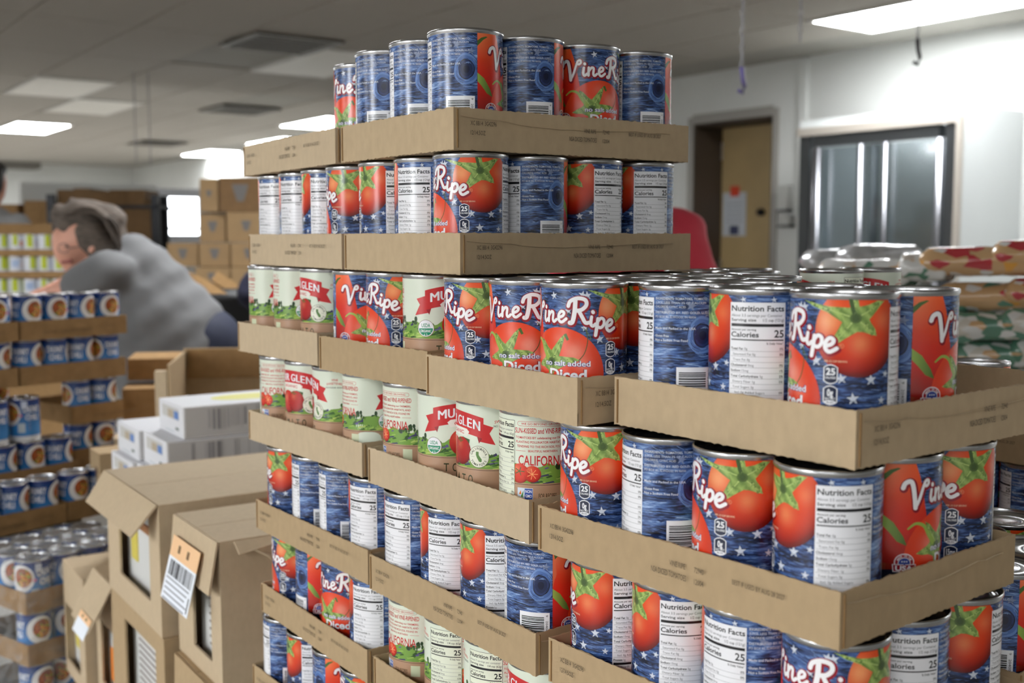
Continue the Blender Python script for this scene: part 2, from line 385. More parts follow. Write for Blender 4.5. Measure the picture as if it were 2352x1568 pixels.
def vine_label():
    cv = Canvas(); T0, T1 = 4.8, 107.5
    n = NSEG
    NR = 26; vs = [(i * DS, T0 + (T1 - T0) * r / NR) for r in range(NR + 1) for i in range(n + 1)]
    cv.put(vs, [(r * (n + 1) + i, r * (n + 1) + i + 1, (r + 1) * (n + 1) + i + 1, (r + 1) * (n + 1) + i) for r in range(NR) for i in range(n)], (1, 1, 1), 0, mi=0, cut=False)
    rnd = random.Random(3)
    dk, lt = srgb(12, 18, 38), srgb(132, 164, 216)
    # cracks between the boards and grain strokes
    for t, a, b, wv in ((13, 60, 90, 1.0), (33, 181, 222, .7), (34.5, 60, 92, .6), (46.5, 181, 210, .5), (50, 88, 110, .5), (57, 180, 232, .6), (62, 84, 141, .6), (71, 181, 232, 1.0), (74, 84, 141, .5), (86, 84, 232, .7), (96, 0, 232, .7), (104, 0, 232, .6)):
        pts = [(x, t + wv * math.sin(x * .21 + t) + rnd.uniform(-.35, .35) + (2.2 if t in (57, 71) else 0) * (x - 181) / 51) for x in [a + (b - a) * i / 14 for i in range(15)]]
        cv.stroke(pts, lambda u: 0.15 + 0.75 * math.sin(PI * min(.98, max(.02, u))), dk, 1, ends=False)
    for i in range(64):
        a = rnd.uniform(0, 225); t = rnd.uniform(8, 106); l = rnd.uniform(5, 18); sl = rnd.uniform(-1, 1) + (3.0 if t < 30 else 0)
        cv.stroke([(a + l * k / 4, t + sl * k / 4 + rnd.uniform(-.25, .25)) for k in range(5)], lambda u: 0.06 + 0.30 * math.sin(PI * min(.98, max(.02, u))), dk if rnd.random() < .6 else lt, 1, ends=False)
    for i in range(26):   # combed streaks under the rim
        a = rnd.choice((rnd.uniform(28, 84), rnd.uniform(181, 230))); t = rnd.uniform(5, 12)
        cv.stroke([(a, t), (a + 4, t + 2.2), (a + 9, t + 3.4)], 0.28, lt if i % 3 else dk, 1, ends=False, clip=(0, 232, T0, T1))
    st = srgb(206, 212, 224)
    for x, t, r in ((125, 58.5, 4.6), (113, 71.5, 4.8), (105, 58, 4.3), (87.5, 46.5, 4.6), (73, 10, 4), (47, 11, 4), (77, 10.5, 4.2), (61, 23, 4), (75, 37, 3.6), (134, 73, 3.4), (126, 86, 4.4), (98, 96, 4.2), (112, 93, 3.4), (137, 55, 3), (150, 8, 2.6), (172, 8, 2.6)):
        cv.star(x, t, r * .92, st, 2, rnd.uniform(-.25, .25)); cv.stroke([(x - r, t + r * .35), (x + r, t + r * .25 + .3)], .45, srgb(40, 58, 104), 2.3, smooth=False, ends=False)
    for x, t in ((193, 20), (226, 22), (212, 16)): cv.star(x, t, 4.2, srgb(120, 134, 168), 2, .2)
    for i in range(60):   # darker weathering low on the boards
        a = rnd.uniform(84, 140) if i % 3 else rnd.uniform(181, 226); t = rnd.uniform(58, 105); l = rnd.uniform(5, 16)
        cv.stroke([(a + l * k / 4, t + rnd.uniform(-.5, .5)) for k in range(5)], lambda u: 0.2 + 1.5 * math.sin(PI * min(.98, max(.02, u))), rnd.choice((srgb(18, 28, 58), srgb(26, 40, 78), srgb(34, 52, 98))), 1.3 + .2 * rnd.random(), ends=False, clip=(84, 231, T0, T1))
    # right-hand tomato
    cv.disc(116, 26, 29.5, 31, tomato_col(116, 26, 29.5, 31, [(95, 19, 9, .75), (117, 34, 7, .38), (133, 18, 6, .25)], base=srgb(238, 84, 28), mid=srgb(196, 30, 12), hot=srgb(252, 176, 116), dk=1.25), 3, 60, 10, clip=(86, 145, T0, T1))
    def calyx(cx, cy, arms, R, layer, clip):
        c = calyx_col(cx, cy, R); out = []
        arms = sorted(arms, key=lambda q: math.atan2(q[1] - cy, q[0] - cx))
        m = len(arms)
        for i, (ax, ay, wd) in enumerate(arms):
            dx, dy = ax - cx, ay - cy; l = math.hypot(dx, dy); nx, ny = -dy / l, dx / l
            bx, by = cx + dx * .50, cy + dy * .50
            bend = 0.9 * math.sin(ax * 1.3)
            out += [(bx - nx * wd, by - ny * wd), (cx + dx * .8 - nx * (wd * .55 - bend), cy + dy * .8 - ny * (wd * .55 - bend)), (ax, ay), (cx + dx * .8 + nx * (wd * .55 + bend), cy + dy * .8 + ny * (wd * .55 + bend)), (bx + nx * wd, by + ny * wd)]
            bx2, by2, w2 = arms[(i + 1) % m]
            a1 = math.atan2(dy, dx); a2 = math.atan2(by2 - cy, bx2 - cx)
            if a2 < a1: a2 += 2 * PI
            am = (a1 + a2) / 2; rr_ = R * .44 if a2 - a1 < 1.9 else R * .34
            out.append((cx + rr_ * math.cos(am), cy + rr_ * math.sin(am)))
        cv.poly(out, c, layer, clip=clip)
        for ax, ay, wd in arms:
            cv.stroke([(cx, cy), (cx + (ax - cx) * .5, cy + (ay - cy) * .5), (ax, ay)], lambda u: .9 * (1 - u) + .1, srgb(178, 198, 116), layer + .5, ends=False, clip=clip)
        cv.disc(cx, cy, R * .20, R * .17, lambda x, t: lerp(srgb(34, 52, 26), srgb(92, 118, 58), math.hypot(x - cx, t - cy) / (R * .2)), layer + .7, 14, 3)
        rs = random.Random(11)
        for q in range(40):
            a = rs.choice(arms); k = rs.uniform(.15, .85); x = cx + (a[0] - cx) * k + rs.uniform(-1.5, 1.5); t = cy + (a[1] - cy) * k + rs.uniform(-1.5, 1.5)
            if t > T0 + 1: cv.disc(x, t, rs.uniform(.3, .9), rs.uniform(.3, .7), rs.choice((srgb(104, 132, 66), srgb(66, 92, 44), srgb(186, 204, 122))), layer + .6, 7)
    calyx(113.5, 17, [(77, 5.6, 2.0), (97, 37.5, 4.0), (128.5, 29, 4.2), (134, 5.5, 3.8), (112, 2, 3.0)], 21, 4, (70, 145, T0, T1))
    cv.stroke([(110, 5), (111.5, 11), (113.5, 17)], 2.8, srgb(66, 90, 46), 4.9, clip=(70, 145, T0, T1))
    cv.stroke([(74, 37), (78, 42), (80, 46), (77, 50)], 0.5, srgb(96, 120, 60), 3.5)
    # left-hand tomato, at the seam
    L_ = [(0, T0), (22, T0), (25.5, 14), (29, 28), (32, 42), (31, 58), (27, 72), (20, 84), (0, 92)]
    def lt_col(x, t):
        c = lerp(srgb(240, 96, 46), srgb(212, 38, 24), (t - 5) / 38); c = lerp(c, srgb(250, 160, 110), .5 * math.exp(-((x - 4) / 9) ** 2 - ((t - 9) / 8) ** 2))
        return lerp(c, srgb(96, 12, 14), max(0, (t - 48) / 42))
    grid = [(x * 4.0, T0 + 3.6 * j) for j in range(26) for x in range(9)]
    cv.poly(L_, lt_col, 3); 
    for j in range(6): cv.rect(0, 21 + min(9, j * 2.6) - (0 if j < 4 else 2), T0 + j * 12, T0 + (j + 1) * 12, lt_col, 3.2)
    cv.poly([(0, 82), (22, 80), (30, 88), (30, 107.5), (0, 107.5)], srgb(14, 20, 40), 3.4)
    g1, g2 = srgb(74, 104, 44), srgb(150, 178, 78)
    cv.poly([(0, 12), (4, 9), (9, 7.5), (11, 8), (6, 11), (0, 17)], g1, 4)
    cv.poly([(0, 42), (7, 47), (14, 57), (17, 64), (10, 61), (4, 54), (0, 50)], lambda x, t: lerp(g2, g1, x / 16), 4)
    # front tomato
    cv.disc(53, 76, 38.5, 39, tomato_col(53, 76, 38.5, 39, [(66, 58, 8, .62), (36, 64, 8, .45), (74, 68, 6, .35), (52, 47, 6, .25)], hot=srgb(246, 170, 148), dk=.5), 4.4, 64, 9, clip=(14, 96, 30, T1))
    cv.stroke([(17, 52), (23, 48), (30, 50), (35, 57), (41, 64)], lambda u: 1.2 + 3.0 * u, g2, 5, ends=False)
    calyx(45, 66, [(31, 47, 3.4), (58, 42.5, 3.6), (72, 64, 3.6), (24, 70, 3.4), (44, 82, 3.6)], 21, 5, (5, 96, 30, T1))
    cv.stroke([(70, 64.5), (75, 58), (77.5, 48), (76.5, 40), (78, 36)], 0.75, srgb(84, 84, 44), 5.3)
    cv.poly([(57, 43), (59.5, 41.8), (62, 47), (60, 48)], g1, 5.6)
    # brand lettering
    V = [([(13, 22), (14.5, 18.6), (18, 17.2), (20, 20), (21.6, 29), (22.4, 36.5)], 3.0), ([(22.4, 36.5), (25.5, 30), (28, 22.5), (30, 17.8), (32.3, 16.9), (33, 19.2), (31, 21), (29.4, 19.8)], 2.0)]
    T = V + [([(36.2, 24.5), (35.6, 30), (37, 32.4), (39.6, 30.6)], 2.3), ([(37, 20.4), (37.2, 20.9)], 2.6),
         ([(41.2, 24.4), (41, 32.3)], 2.4), ([(41.2, 28.2), (44, 24.6), (46.4, 25.2), (46, 30.6), (47.4, 32.5), (50, 30.6)], 2.2),
         ([(52.3, 29), (56.4, 27.2), (57.2, 24.6), (54.6, 23.8), (52.2, 27), (52.7, 31.2), (55.4, 32.6), (59.4, 29.8)], 2.2),
         ([(67.2, 15), (66.6, 24), (64.8, 32.2), (62.6, 33)], 3.4), ([(61.2, 19.2), (63, 15.2), (69, 12.7), (75.2, 14), (76.2, 18.2), (72.6, 22), (68, 23)], 2.9), ([(70, 22.8), (73, 28.4), (75.6, 32.8), (78.8, 32.6)], 2.8),
         ([(80.6, 28), (80, 33.4), (81.6, 35.6), (84, 33.8)], 2.3), ([(81.6, 23.8), (81.9, 24.3)], 2.7),
         ([(86, 29.6), (85, 37), (84, 43.2)], 2.6), ([(85.8, 32), (88.6, 29.2), (91.2, 30.6), (91.2, 34.4), (88.6, 37), (85.6, 36.2)], 2.3),
         ([(94, 36.2), (98.2, 34.6), (99.4, 32), (97, 30.6), (94.2, 33.4), (94, 37.6), (96.8, 40), (101.6, 37.6)], 2.4)]
    for p, wd in T: cv.stroke([(x + .5, y + .6) for x, y in p], wd + 3.0, srgb(142, 18, 34), 6.2)
    for p, wd in T: cv.stroke(p, wd + .3, srgb(244, 242, 244), 7)
    cv.text('R', 104.6, 36.4, 1.3, srgb(240, 170, 120), 7, None, .01, 2, 'c')
    for k in range(16):
        a = 2 * PI * k / 16; b = 2 * PI * (k + 1) / 16
        cv.stroke([(104.6 + 1.5 * math.cos(a), 35.8 + 1.5 * math.sin(a)), (104.6 + 1.5 * math.cos(b), 35.8 + 1.5 * math.sin(b))], .25, srgb(240, 170, 120), 7, smooth=False, ends=False)
    cv.text('no salt added', 37.5, 69.1, 4.3, srgb(72, 60, 130), 6.4, 42.5, .06, 3)
    cv.text('no salt added', 37.5, 69.0, 4.3, WHITE, 7, 42.5, .012, 3)
    cv.text('Diced', 43, 80.8, 8.6, srgb(150, 24, 22), 6.4, 34, .06, 3)
    cv.text('Diced', 43, 80.6, 8.6, WHITE, 7, 34, .03, 3)
    # made-in badge
    cv.disc(15.5, 76, 7.2, 6.4, WHITE, 6, 24); cv.disc(15.5, 76, 6.6, 5.8, srgb(150, 34, 44), 6.3, 24); cv.disc(15.5, 76.4, 4.5, 4, WHITE, 6.6, 20); cv.disc(15.5, 76.4, 4.1, 3.6, srgb(44, 62, 140), 6.9, 20)
    for q in (-1.7, 0, 1.7): cv.star(15.5 + q, 75.4, .8, WHITE, 7.2)
    cv.poly([(7, 77.4), (24, 77.4), (23.4, 83), (7.6, 83)], WHITE, 7.2); cv.poly([(7.5, 77.8), (23.5, 77.8), (22.9, 82.6), (8.1, 82.6)], srgb(140, 26, 40), 7.5)
    cv.text('USA', 15.5, 82, 3.4, WHITE, 7.8, 12.5, .03, 3, 'c')
    cv.ringtext('MADE IN THE', 15.5, 76.4, 4.6, -1.2, 1.2, 1.2, WHITE, 7.2)
    # front-of-pack boxes
    cv.text('PER 1/2 CUP SERVING', 93.6, 47, 1.3, srgb(236, 196, 160), 6, 15, .012, 2)
    for i, (big, sm, foot) in enumerate((('25', 'CALORIES', ''), ('0g', 'SAT FAT', '0% DV'), ('15mg', 'SODIUM', '1% DV'))):
        t = 48.4 + 14.4 * i
        def hexa(e): return [(93.2 + e, t + 2.2 + e * .3), (95.5, t + .6 + e), (98, t + e), (100.5, t + .6 + e), (102.8 - e, t + 2.2 + e * .3), (102.8 - e, t + 11.4 - e * .3), (100.5, t + 13 - e), (98, t + 13.6 - e), (95.5, t + 13 - e), (93.2 + e, t + 11.4 - e * .3)]
        cv.poly(hexa(0), WHITE, 6); cv.poly(hexa(.65), NAVY, 6.4)
        cv.text(big, 98, t + 7.2, 4.4, WHITE, 6.8, 6.2 if i != 1 else 4, .03, 3, 'c')
        cv.text(sm, 98, t + 9.9, 1.5, WHITE, 6.8, 7.2, .015, 2, 'c')
        if foot:
            cv.disc(98, t + 11.6, 4.1, 1.5, WHITE, 6.8, 18); cv.text(foot, 98, t + 12.2, 1.3, NAVY, 7.2, 5, .015, 2, 'c')
    # nutrition panel and ingredients
    nutrition(cv, 140, 180.8, 10, 105, WHITE, '1/2 cup (121g)', 'About 3.5 servings per Container', VR_ROWS)
    tx = srgb(206, 212, 226)
    for s_, t, wd, b in (('INGREDIENTS: TOMATOES, TOMATO', 11.4, 42, .012), ('JUICE, LESS THAN 2% OF: CALCIUM', 14.6, 41, 0), ('CHLORIDE, CITRIC ACID', 17.8, 25, 0), ('DISTRIBUTED BY: RED GOLD, LLC', 22.2, 42, .012), ('PO BOX 83, ELWOOD, IN 46036', 25.6, 33, 0), ('Made and Packed in the USA', 34.6, 33, .02), ('Gluten Free', 40.6, 12, .02), ('Not a Sodium Free Food', 44, 27, .02)):
        cv.text(s_, 182.6, t, 1.75, tx, 4, wd, b, 2)
    kx, kt = 221.5, 39
    wob = lambda a, r, q: r * (1 + .035 * math.sin(3 * a + .6 * q) + .015 * math.sin(7 * a + q))
    for r, c, q in ((14.6, srgb(48, 72, 128), 0), (14.1, srgb(98, 132, 192), 1), (12.2, srgb(74, 106, 166), 2), (9.0, srgb(10, 14, 32), 3), (8.3, srgb(38, 54, 100), 4), (6.4, srgb(28, 40, 78), 5), (3.4, srgb(18, 26, 54), 6)):
        cv.poly([(kx + wob(a, r, q) * .88 * math.cos(a), kt + wob(a, r, q) * 1.05 * math.sin(a)) for a in [2 * PI * k / 34 for k in range(34)]], c, 2 + q * .2, clip=(181, 231.6, T0, T1))
    for i in range(34):
        a = rnd.uniform(0, 2 * PI); r = rnd.choice((rnd.uniform(9.8, 17), rnd.uniform(9.8, 17), rnd.uniform(3, 7.5)))
        cv.stroke([(kx + r * .92 * math.cos(a + q), kt + r * math.sin(a + q)) for q in (0, .25, .5)], .3, dk if i % 2 else lt, 3.8, ends=False, clip=(181, 231.6, T0, T1))
    cv.rect(201, 229.5, 64, 96, WHITE, 4)
    y = 68.0
    while y < 93:
        h = rnd.choice((.35, .5, .8, 1.1)); cv.rect(203, 224.5, y, y + h, BLACK, 5); y += h + rnd.choice((.4, .6, .9))
    cv.text('9   20400 15729', 226, 66, 2.0, BLACK, 5, 27, 0, 2, rot=True)
    return cv.mesh('vine_label', [WOODB, PRINT])

def glen_label():
    cv = Canvas(); T0, T1 = 4.8, 107.5; n = NSEG; cream = srgb(220, 227, 210); red = srgb(196, 38, 42); kb = srgb(178, 140, 112)
    NR = 26; vs = [(i * DS, T0 + (T1 - T0) * r / NR) for r in range(NR + 1) for i in range(n + 1)]
    cv.put(vs, [(r * (n + 1) + i, r * (n + 1) + i + 1, (r + 1) * (n + 1) + i + 1, (r + 1) * (n + 1) + i) for r in range(NR) for i in range(n)], cream, 0, cut=False)
    rnd = random.Random(9); D = RC * PI / 180
    # countryside all round
    hill = [(i * CIRC / 48, 50 + 2.2 * math.sin(i * .8) + 1.2 * math.sin(i * 2.1)) for i in range(49)]
    for i in range(48): cv.put([hill[i], hill[i + 1], (hill[i + 1][0], 66), (hill[i][0], 66)], [(0, 1, 2, 3)], srgb(116, 156, 66), 1)
    for i in range(150):
        a = rnd.uniform(0, CIRC); t = 51.5 + rnd.random() * 14; l = rnd.uniform(3, 9) * (.5 + (t - 50) / 16)
        cv.poly([(a, t), (a + l, t - rnd.uniform(.8, 3.4)), (a + l + 1.6, t - .4), (a + 1.4, t + .9)], rnd.choice([srgb(70, 110, 44), srgb(150, 184, 84), srgb(52, 84, 40), srgb(178, 198, 100), srgb(96, 80, 140), srgb(60, 52, 96)]), 1.5 + rnd.random(), clip=(a - 1, a + 12, 46, 66))
    for i in range(26):
        a = rnd.choice((rnd.uniform(-74, -40), rnd.uniform(66, 76), rnd.uniform(150, 166))); a = a % CIRC; t = 48 + rnd.uniform(-3, 3)
        cv.disc(a, t, rnd.uniform(1.2, 2.6), rnd.uniform(1.4, 3), rnd.choice([srgb(40, 64, 36), srgb(62, 92, 44)]), 2.6, 9)
    cv.rect(0, CIRC, 65.5, T1, kb, 3); cv.rect(0, CIRC, 66.6, 67.1, srgb(80, 58, 44), 3.5)
    # red ribbon and brand
    X = lambda deg: deg * D
    arc = lambda x: .004 * x * x
    dr = srgb(150, 26, 34)
    for sgn in (-1, 1):
        cv.poly([(sgn * X(46), 20), (sgn * X(72), 25), (sgn * X(66), 31), (sgn * X(75), 42), (sgn * X(50), 39)], red, 4)
        cv.poly([(sgn * X(46), 33), (sgn * X(57), 34), (sgn * X(50), 41)], dr, 4.4)
    top = [(X(a), 11 + arc(X(a))) for a in range(-57, 58, 6)]; bt = [(X(a), 31 + arc(X(a))) for a in range(57, -58, -6)]
    cv.poly(top + bt, red, 4.8)
    for ch, dg, wd in (('M', -41, 8.6), ('U', -26.5, 6.4), ('I', -15.5, 1.9), ('R', -5, 6.4), ('G', 11, 6.6), ('L', 23, 5.0), ('E', 33.5, 5.2), ('N', 46, 7.0)):
        for sx in (-.4, 0, .4): cv.text(ch, X(dg) + sx, 24.4, 9.0, WHITE, 5.6, wd, .0, 3, 'c', True, lambda x, dg=dg: arc(X(dg) + x))
    pl = [(X(a), 26.6 + arc(X(a))) for a in range(-28, 29, 4)] + [(X(33), 30.6)] + [(X(a), 34.2 + arc(X(a))) for a in range(28, -29, -4)] + [(X(-33), 30.6)]
    cv.poly(pl, srgb(236, 232, 222), 5.2); cv.text('ORGANIC', 0, 32.4, 3.3, red, 5.8, X(44), .015, 3, 'c', True, arc)
    # tomatoes on the front
    cv.poly([(X(18), 36), (X(34), 38), (X(32), 45), (X(24), 47)], srgb(62, 84, 40), 4.2)
    cv.disc(X(-6), 51, 15.5, 14.5, tomato_col(X(-6), 51, 15.5, 14.5, [(X(-14), 46, 5, .35)], base=srgb(206, 44, 34), mid=srgb(184, 28, 28)), 4.4, 32, 4, clip=(-60, 60, 34, 66))
    cv.disc(X(16), 50, 13, 13.5, tomato_col(X(16), 50, 13, 13.5, [(X(12), 44, 4, .25)], base=srgb(190, 34, 30), mid=srgb(160, 22, 26)), 4.6, 32, 4, clip=(-60, 60, 34, 64))
    cv.poly([(X(2), 39), (X(12), 37.4), (X(20), 40), (X(13), 42)], srgb(72, 96, 44), 4.9)
    # round badges
    gx, gt = X(-56), 55
    cv.disc(gx, gt, 8.8, 8.8, srgb(120, 84, 60), 5, 32); cv.disc(gx, gt, 8.4, 8.4, WHITE, 5.3, 32)
    cv.poly([(gx + 7.6 * math.cos(a), gt + 7.6 * math.sin(a)) for a in [PI * k / 16 - .02 for k in range(17)]], srgb(24, 140, 100), 5.6)
    cv.text('USDA', gx, gt - 1.2, 3.6, srgb(24, 140, 100), 5.9, 9.5, .02, 3, 'c', True); cv.text('ORGANIC', gx, gt + 4, 2.5, WHITE, 5.9, 12, .02, 3, 'c', True)
    cx, ct = X(49), 54
    cv.disc(cx, ct, 10.6, 10.6, srgb(92, 84, 60), 5, 36); cv.disc(cx, ct, 10.2, 10.2, srgb(232, 232, 214), 5.3, 36)
    cv.ringtext('CALIFORNIA', cx, ct, 6.9, -1.35, 1.35, 2.2, srgb(56, 56, 40), 5.7); cv.ringtext('TOMATOES', cx, ct, 9.1, PI + 1.2, PI - 1.2, 2.2, srgb(56, 56, 40), 5.7, inner=True)
    cv.poly([(cx - 2.6, ct - 5), (cx + .2, ct - 5), (cx + .3, ct - 1.8), (cx + 3.4, ct + 2.4), (cx + 3, ct + 5), (cx + .6, ct + 4.6), (cx - 1.6, ct + 1), (cx - 2.8, ct - 2)], srgb(84, 124, 60), 5.7)
    for q in (-1, 1): cv.rect(cx + (q * 6 - 1.8), cx + (q * 6 + 1.8), ct - .1, ct + .1, srgb(56, 56, 40), 5.7)
    for w0, tt, st in (('TOMATO', 80.5, 14), ('SAUCE', 93, 14)):
        for q, ch in enumerate(w0): cv.text(ch, X((q - (len(w0) - 1) / 2) * st), tt, 8.0, srgb(52, 58, 34), 4.6, 5.4, .012, 3, 'c', True)
    # sweetened panel
    for s_, t, cap, c in (('VINE', 16, 2.6, red), ('SWEETENED', 20.2, 2.6, red), ('NO SUGAR ADDED', 24.8, 1.8, srgb(60, 60, 50))):
        cv.text(s_, X(90), t, cap, c, 2, None, .01, 2, 'c', False, (lambda x: .01 * x * x) if cap > 2 else None)
    nutrition(cv, X(113), X(170), 9, 92, srgb(228, 232, 212), '1/4 cup (62g)', 'About 7 servings per container', MG_ROWS, True, 4)
    # story panel
    px = X(212)
    for k in range(2): pass
    cv.stroke([(px - 22, 11.5), (px + 22, 11.5)], 4.4, red, 2, smooth=False); cv.stroke([(px - 22, 11.5), (px + 22, 11.5)], 3.8, cream, 2.4, smooth=False)
    cv.text('WE GO BEYOND GROWING', px, 12.4, 1.9, red, 2.8, 40, .012, 2, 'c')
    for s_, t, cap, wd in (('SUN-KISSED and VINE-RIPENED', 20, 4.6, 53), ('TOMATOES BY celebrating our FARMERS,', 25, 2, 52), ('PLANTING POLLINATOR HABITATS, AND', 29, 2, 51), ('TENDING TO THE RICH SOIL FOUND IN', 33, 2, 49), ('BEAUTIFUL NORTHERN', 37, 1.9, 27), ('CALIFORNIA', 49, 8.6, 46)):
        cv.text(s_, px, t, cap, red, 2.8, wd, .012, 3, 'c', cap > 3)
    for q in (-1, 1): cv.rect(px + q * 21 - 5, px + q * 21 + 5, 36.1, 36.4, red, 2.8)
    for tx_, r in ((X(178), 9.5), (X(197), 8)):
        cv.disc(tx_, 57, r, r * .95, tomato_col(tx_, 57, r, r, [(tx_ - 3, 53, 3, .4)], base=srgb(222, 64, 42)), 4.2, 26, 4, clip=(X(170.5), X(250), 40, 66))
    for k in range(5): cv.stroke([(X(178), 55), (X(178) + 5 * math.cos(k * 1.25), 55 + 4 * math.sin(k * 1.25))], .8, srgb(70, 96, 44), 4.8, smooth=False, ends=False)
    for k in range(7): cv.stroke([(X(197), 57), (X(197) + 5 * math.cos(k * .9), 57 + 5 * math.sin(k * .9))], .6, srgb(250, 170, 110), 4.8, smooth=False, ends=False)
    cv.rect(X(175), X(198), 70, 81, srgb(214, 224, 236), 4); cv.rect(X(186), X(197.4), 70.5, 80.5, srgb(52, 84, 168), 4.4)
    cv.text('NON', X(191.7), 74.4, 2.7, WHITE, 4.8, 6, .02, 2, 'c'); cv.text('GMO', X(191.7), 78.6, 2.7, WHITE, 4.8, 6, .02, 2, 'c')
    cv.poly([(X(177), 76), (X(180), 72), (X(181), 76)], srgb(226, 120, 40), 4.4); cv.poly([(X(180), 78), (X(184.5), 72), (X(183), 79)], srgb(74, 140, 70), 4.6)
    cv.text('FOR RECIPES', X(206), 79, 4.2, srgb(72, 58, 36), 4, X(26), .008, 3, 'l', True)
    cv.rect(X(238), X(254), 70, 82, srgb(206, 212, 178), 4)
    return cv.mesh('glen_label', [PRINT, PRINT])

def chili_label():
    cv = Canvas(); T0, T1 = 3.0, 109.5; n = NSEG
    bl = lambda x, t: lerp(srgb(24, 44, 110), srgb(56, 136, 206), (t - 10) / 70)
    vs = [(i * DS, t) for t in (T0, 30, 55, 80, 97) for i in range(n + 1)]
    cv.put(vs, [(j * (n + 1) + i, j * (n + 1) + i + 1, (j + 1) * (n + 1) + i + 1, (j + 1) * (n + 1) + i) for j in range(4) for i in range(n)], bl, 0, cut=False)
    cv.rect(0, CIRC, 97, T1, srgb(232, 234, 238), 0)
    for cx in (58, 174):
        cv.disc(cx, 40, 30, 31, srgb(230, 228, 226), 1, 40, clip=(cx - 40, cx + 40, T0, 97)); cv.disc(cx + 4, 38, 21, 22, srgb(150, 80, 44), 2, 30, clip=(cx - 40, cx + 40, T0, 97))
        rnd = random.Random(5)
        for i in range(70):
            a = rnd.uniform(0, 6.28); r = 19 * math.sqrt(rnd.random())
            cv.disc(cx + 4 + r * math.cos(a), 38 + r * math.sin(a), 2.4, 1.9, rnd.choice([srgb(196, 74, 40), srgb(214, 132, 60), srgb(110, 52, 30), srgb(120, 160, 60), srgb(226, 178, 90)]), 3, 8, clip=(cx - 40, cx + 40, T0, 97))
    for cx in (0, 116):
        cv.text('CHUNKY', cx, 36, 15, WHITE, 2, 46, .03, 3, 'c', True); cv.text('CHILI', cx, 56, 14, WHITE, 2, 34, .03, 3, 'c', True)
    cv.disc(88, 44, 4, 3.4, srgb(208, 112, 140), 2, 14); cv.rect(80, 98, 64, 88, srgb(196, 208, 214), 2); cv.rect(90, 104, 8, 26, srgb(206, 214, 232), 2)
    for i in range(7): cv.rect(104, 112, 30 + 8 * i, 34 + 8 * i, srgb(120, 150, 200), 2)
    return cv.mesh('chili_label', [PRINT, PRINT])
def corn_label():
    cv = Canvas(); n = NSEG; vs = [(i * DS, t) for t in (3, 109.5) for i in range(n + 1)]
    cv.put(vs, [(i, i + 1, n + 2 + i, n + 1 + i) for i in range(n)], srgb(206, 208, 214), 0, cut=False)
    cv.rect(20, 52, 3, 70, srgb(176, 186, 52), 1); cv.rect(70, 110, 20, 60, srgb(160, 176, 206), 1); cv.rect(140, 165, 3, 60, srgb(176, 186, 52), 1); cv.disc(190, 50, 14, 16, srgb(206, 120, 70), 1)
    return cv.mesh('corn_label', [PRINT, PRINT])

def dent(me, ang, t, depth, wa, wt):
    m2 = me.copy(); a0 = math.radians(ang); z0 = (CANH - t) / 1000
    for v in m2.vertices:
        a = math.atan2(v.co.y, v.co.x); d = (a - a0 + PI) % (2 * PI) - PI
        g = math.exp(-(d / wa) ** 2 - ((v.co.z - z0) / wt) ** 2)
        k = 1 - depth * g / RC
        v.co.x *= k; v.co.y *= k
    return m2
def can_meshes():
    R, r, h = .0378, .0368, CANH / 1000
    body = MB().lathe([(.0350, 0), (.0372, .0003), (R, .0012), (R, .0030), (.0370, .0040), (r, .0052)] + [(r, .0052 + (h - .0104) * q / 24) for q in range(1, 24)] + [(r, h - .0052), (.0370, h - .0042), (R, h - .0032), (R, h - .0010), (.0374, h - .0003), (.0369, h), (.0364, h - .0006), (.0362, h - .0040)], 64, capt=False).mesh('can_body', TIN, True)
    lp = [(.0362, h - .0041), (.0345, h - .0043), (.0337, h - .0036), (.0325, h - .0036), (.0316, h - .0044), (.0280, h - .0044), (.0272, h - .0038), (.0262, h - .0038), (.0254, h - .0044), (.0170, h - .0044), (.0164, h - .0041), (.0156, h - .0041), (.0150, h - .0044), (.004, h - .0044)]
    lid = MB().lathe(lp, 64, capb=False).mesh('can_lid', TIN, True)
    return body, lid
BODY, LIDM = can_meshes()
VINE = vine_label(); GLEN = glen_label(); CHILI = chili_label(); CORN = corn_label()
VINE_D = dent(VINE, 322, 22, 3.6, .42, .016); GLEN_D = dent(GLEN, 272, 44, 3.0, .35, .020)
BODY_D = {'vd': dent(BODY, 322, 22, 5.2, .48, .019), 'gd': dent(BODY, 272, 44, 4.4, .41, .023)}
KIND = {'v': ('tomato_can', VINE), 'g': ('sauce_can', GLEN), 'c': ('chili_can', CHILI), 'w': ('vegetable_can', CORN), 'vd': ('tomato_can', VINE_D), 'gd': ('sauce_can', GLEN_D)}
bpy.data.objects.remove(_to) if False else None
def can(kind, x, y, z, face=None, label='', group='', lid=True, rz=None):
    """face = degree of the label turned towards the eye"""
    nm, lm = KIND[kind]
    if rz is None: rz = math.atan2(-y, -x) - math.radians(face)
    o = link(nm, BODY_D.get(kind, BODY), None, None, (x, y, z), rz)
    tag(o, label, 'can', group)
    link('paper_label', lm, o)
    if lid: link('lid', LIDM, o)
    return o
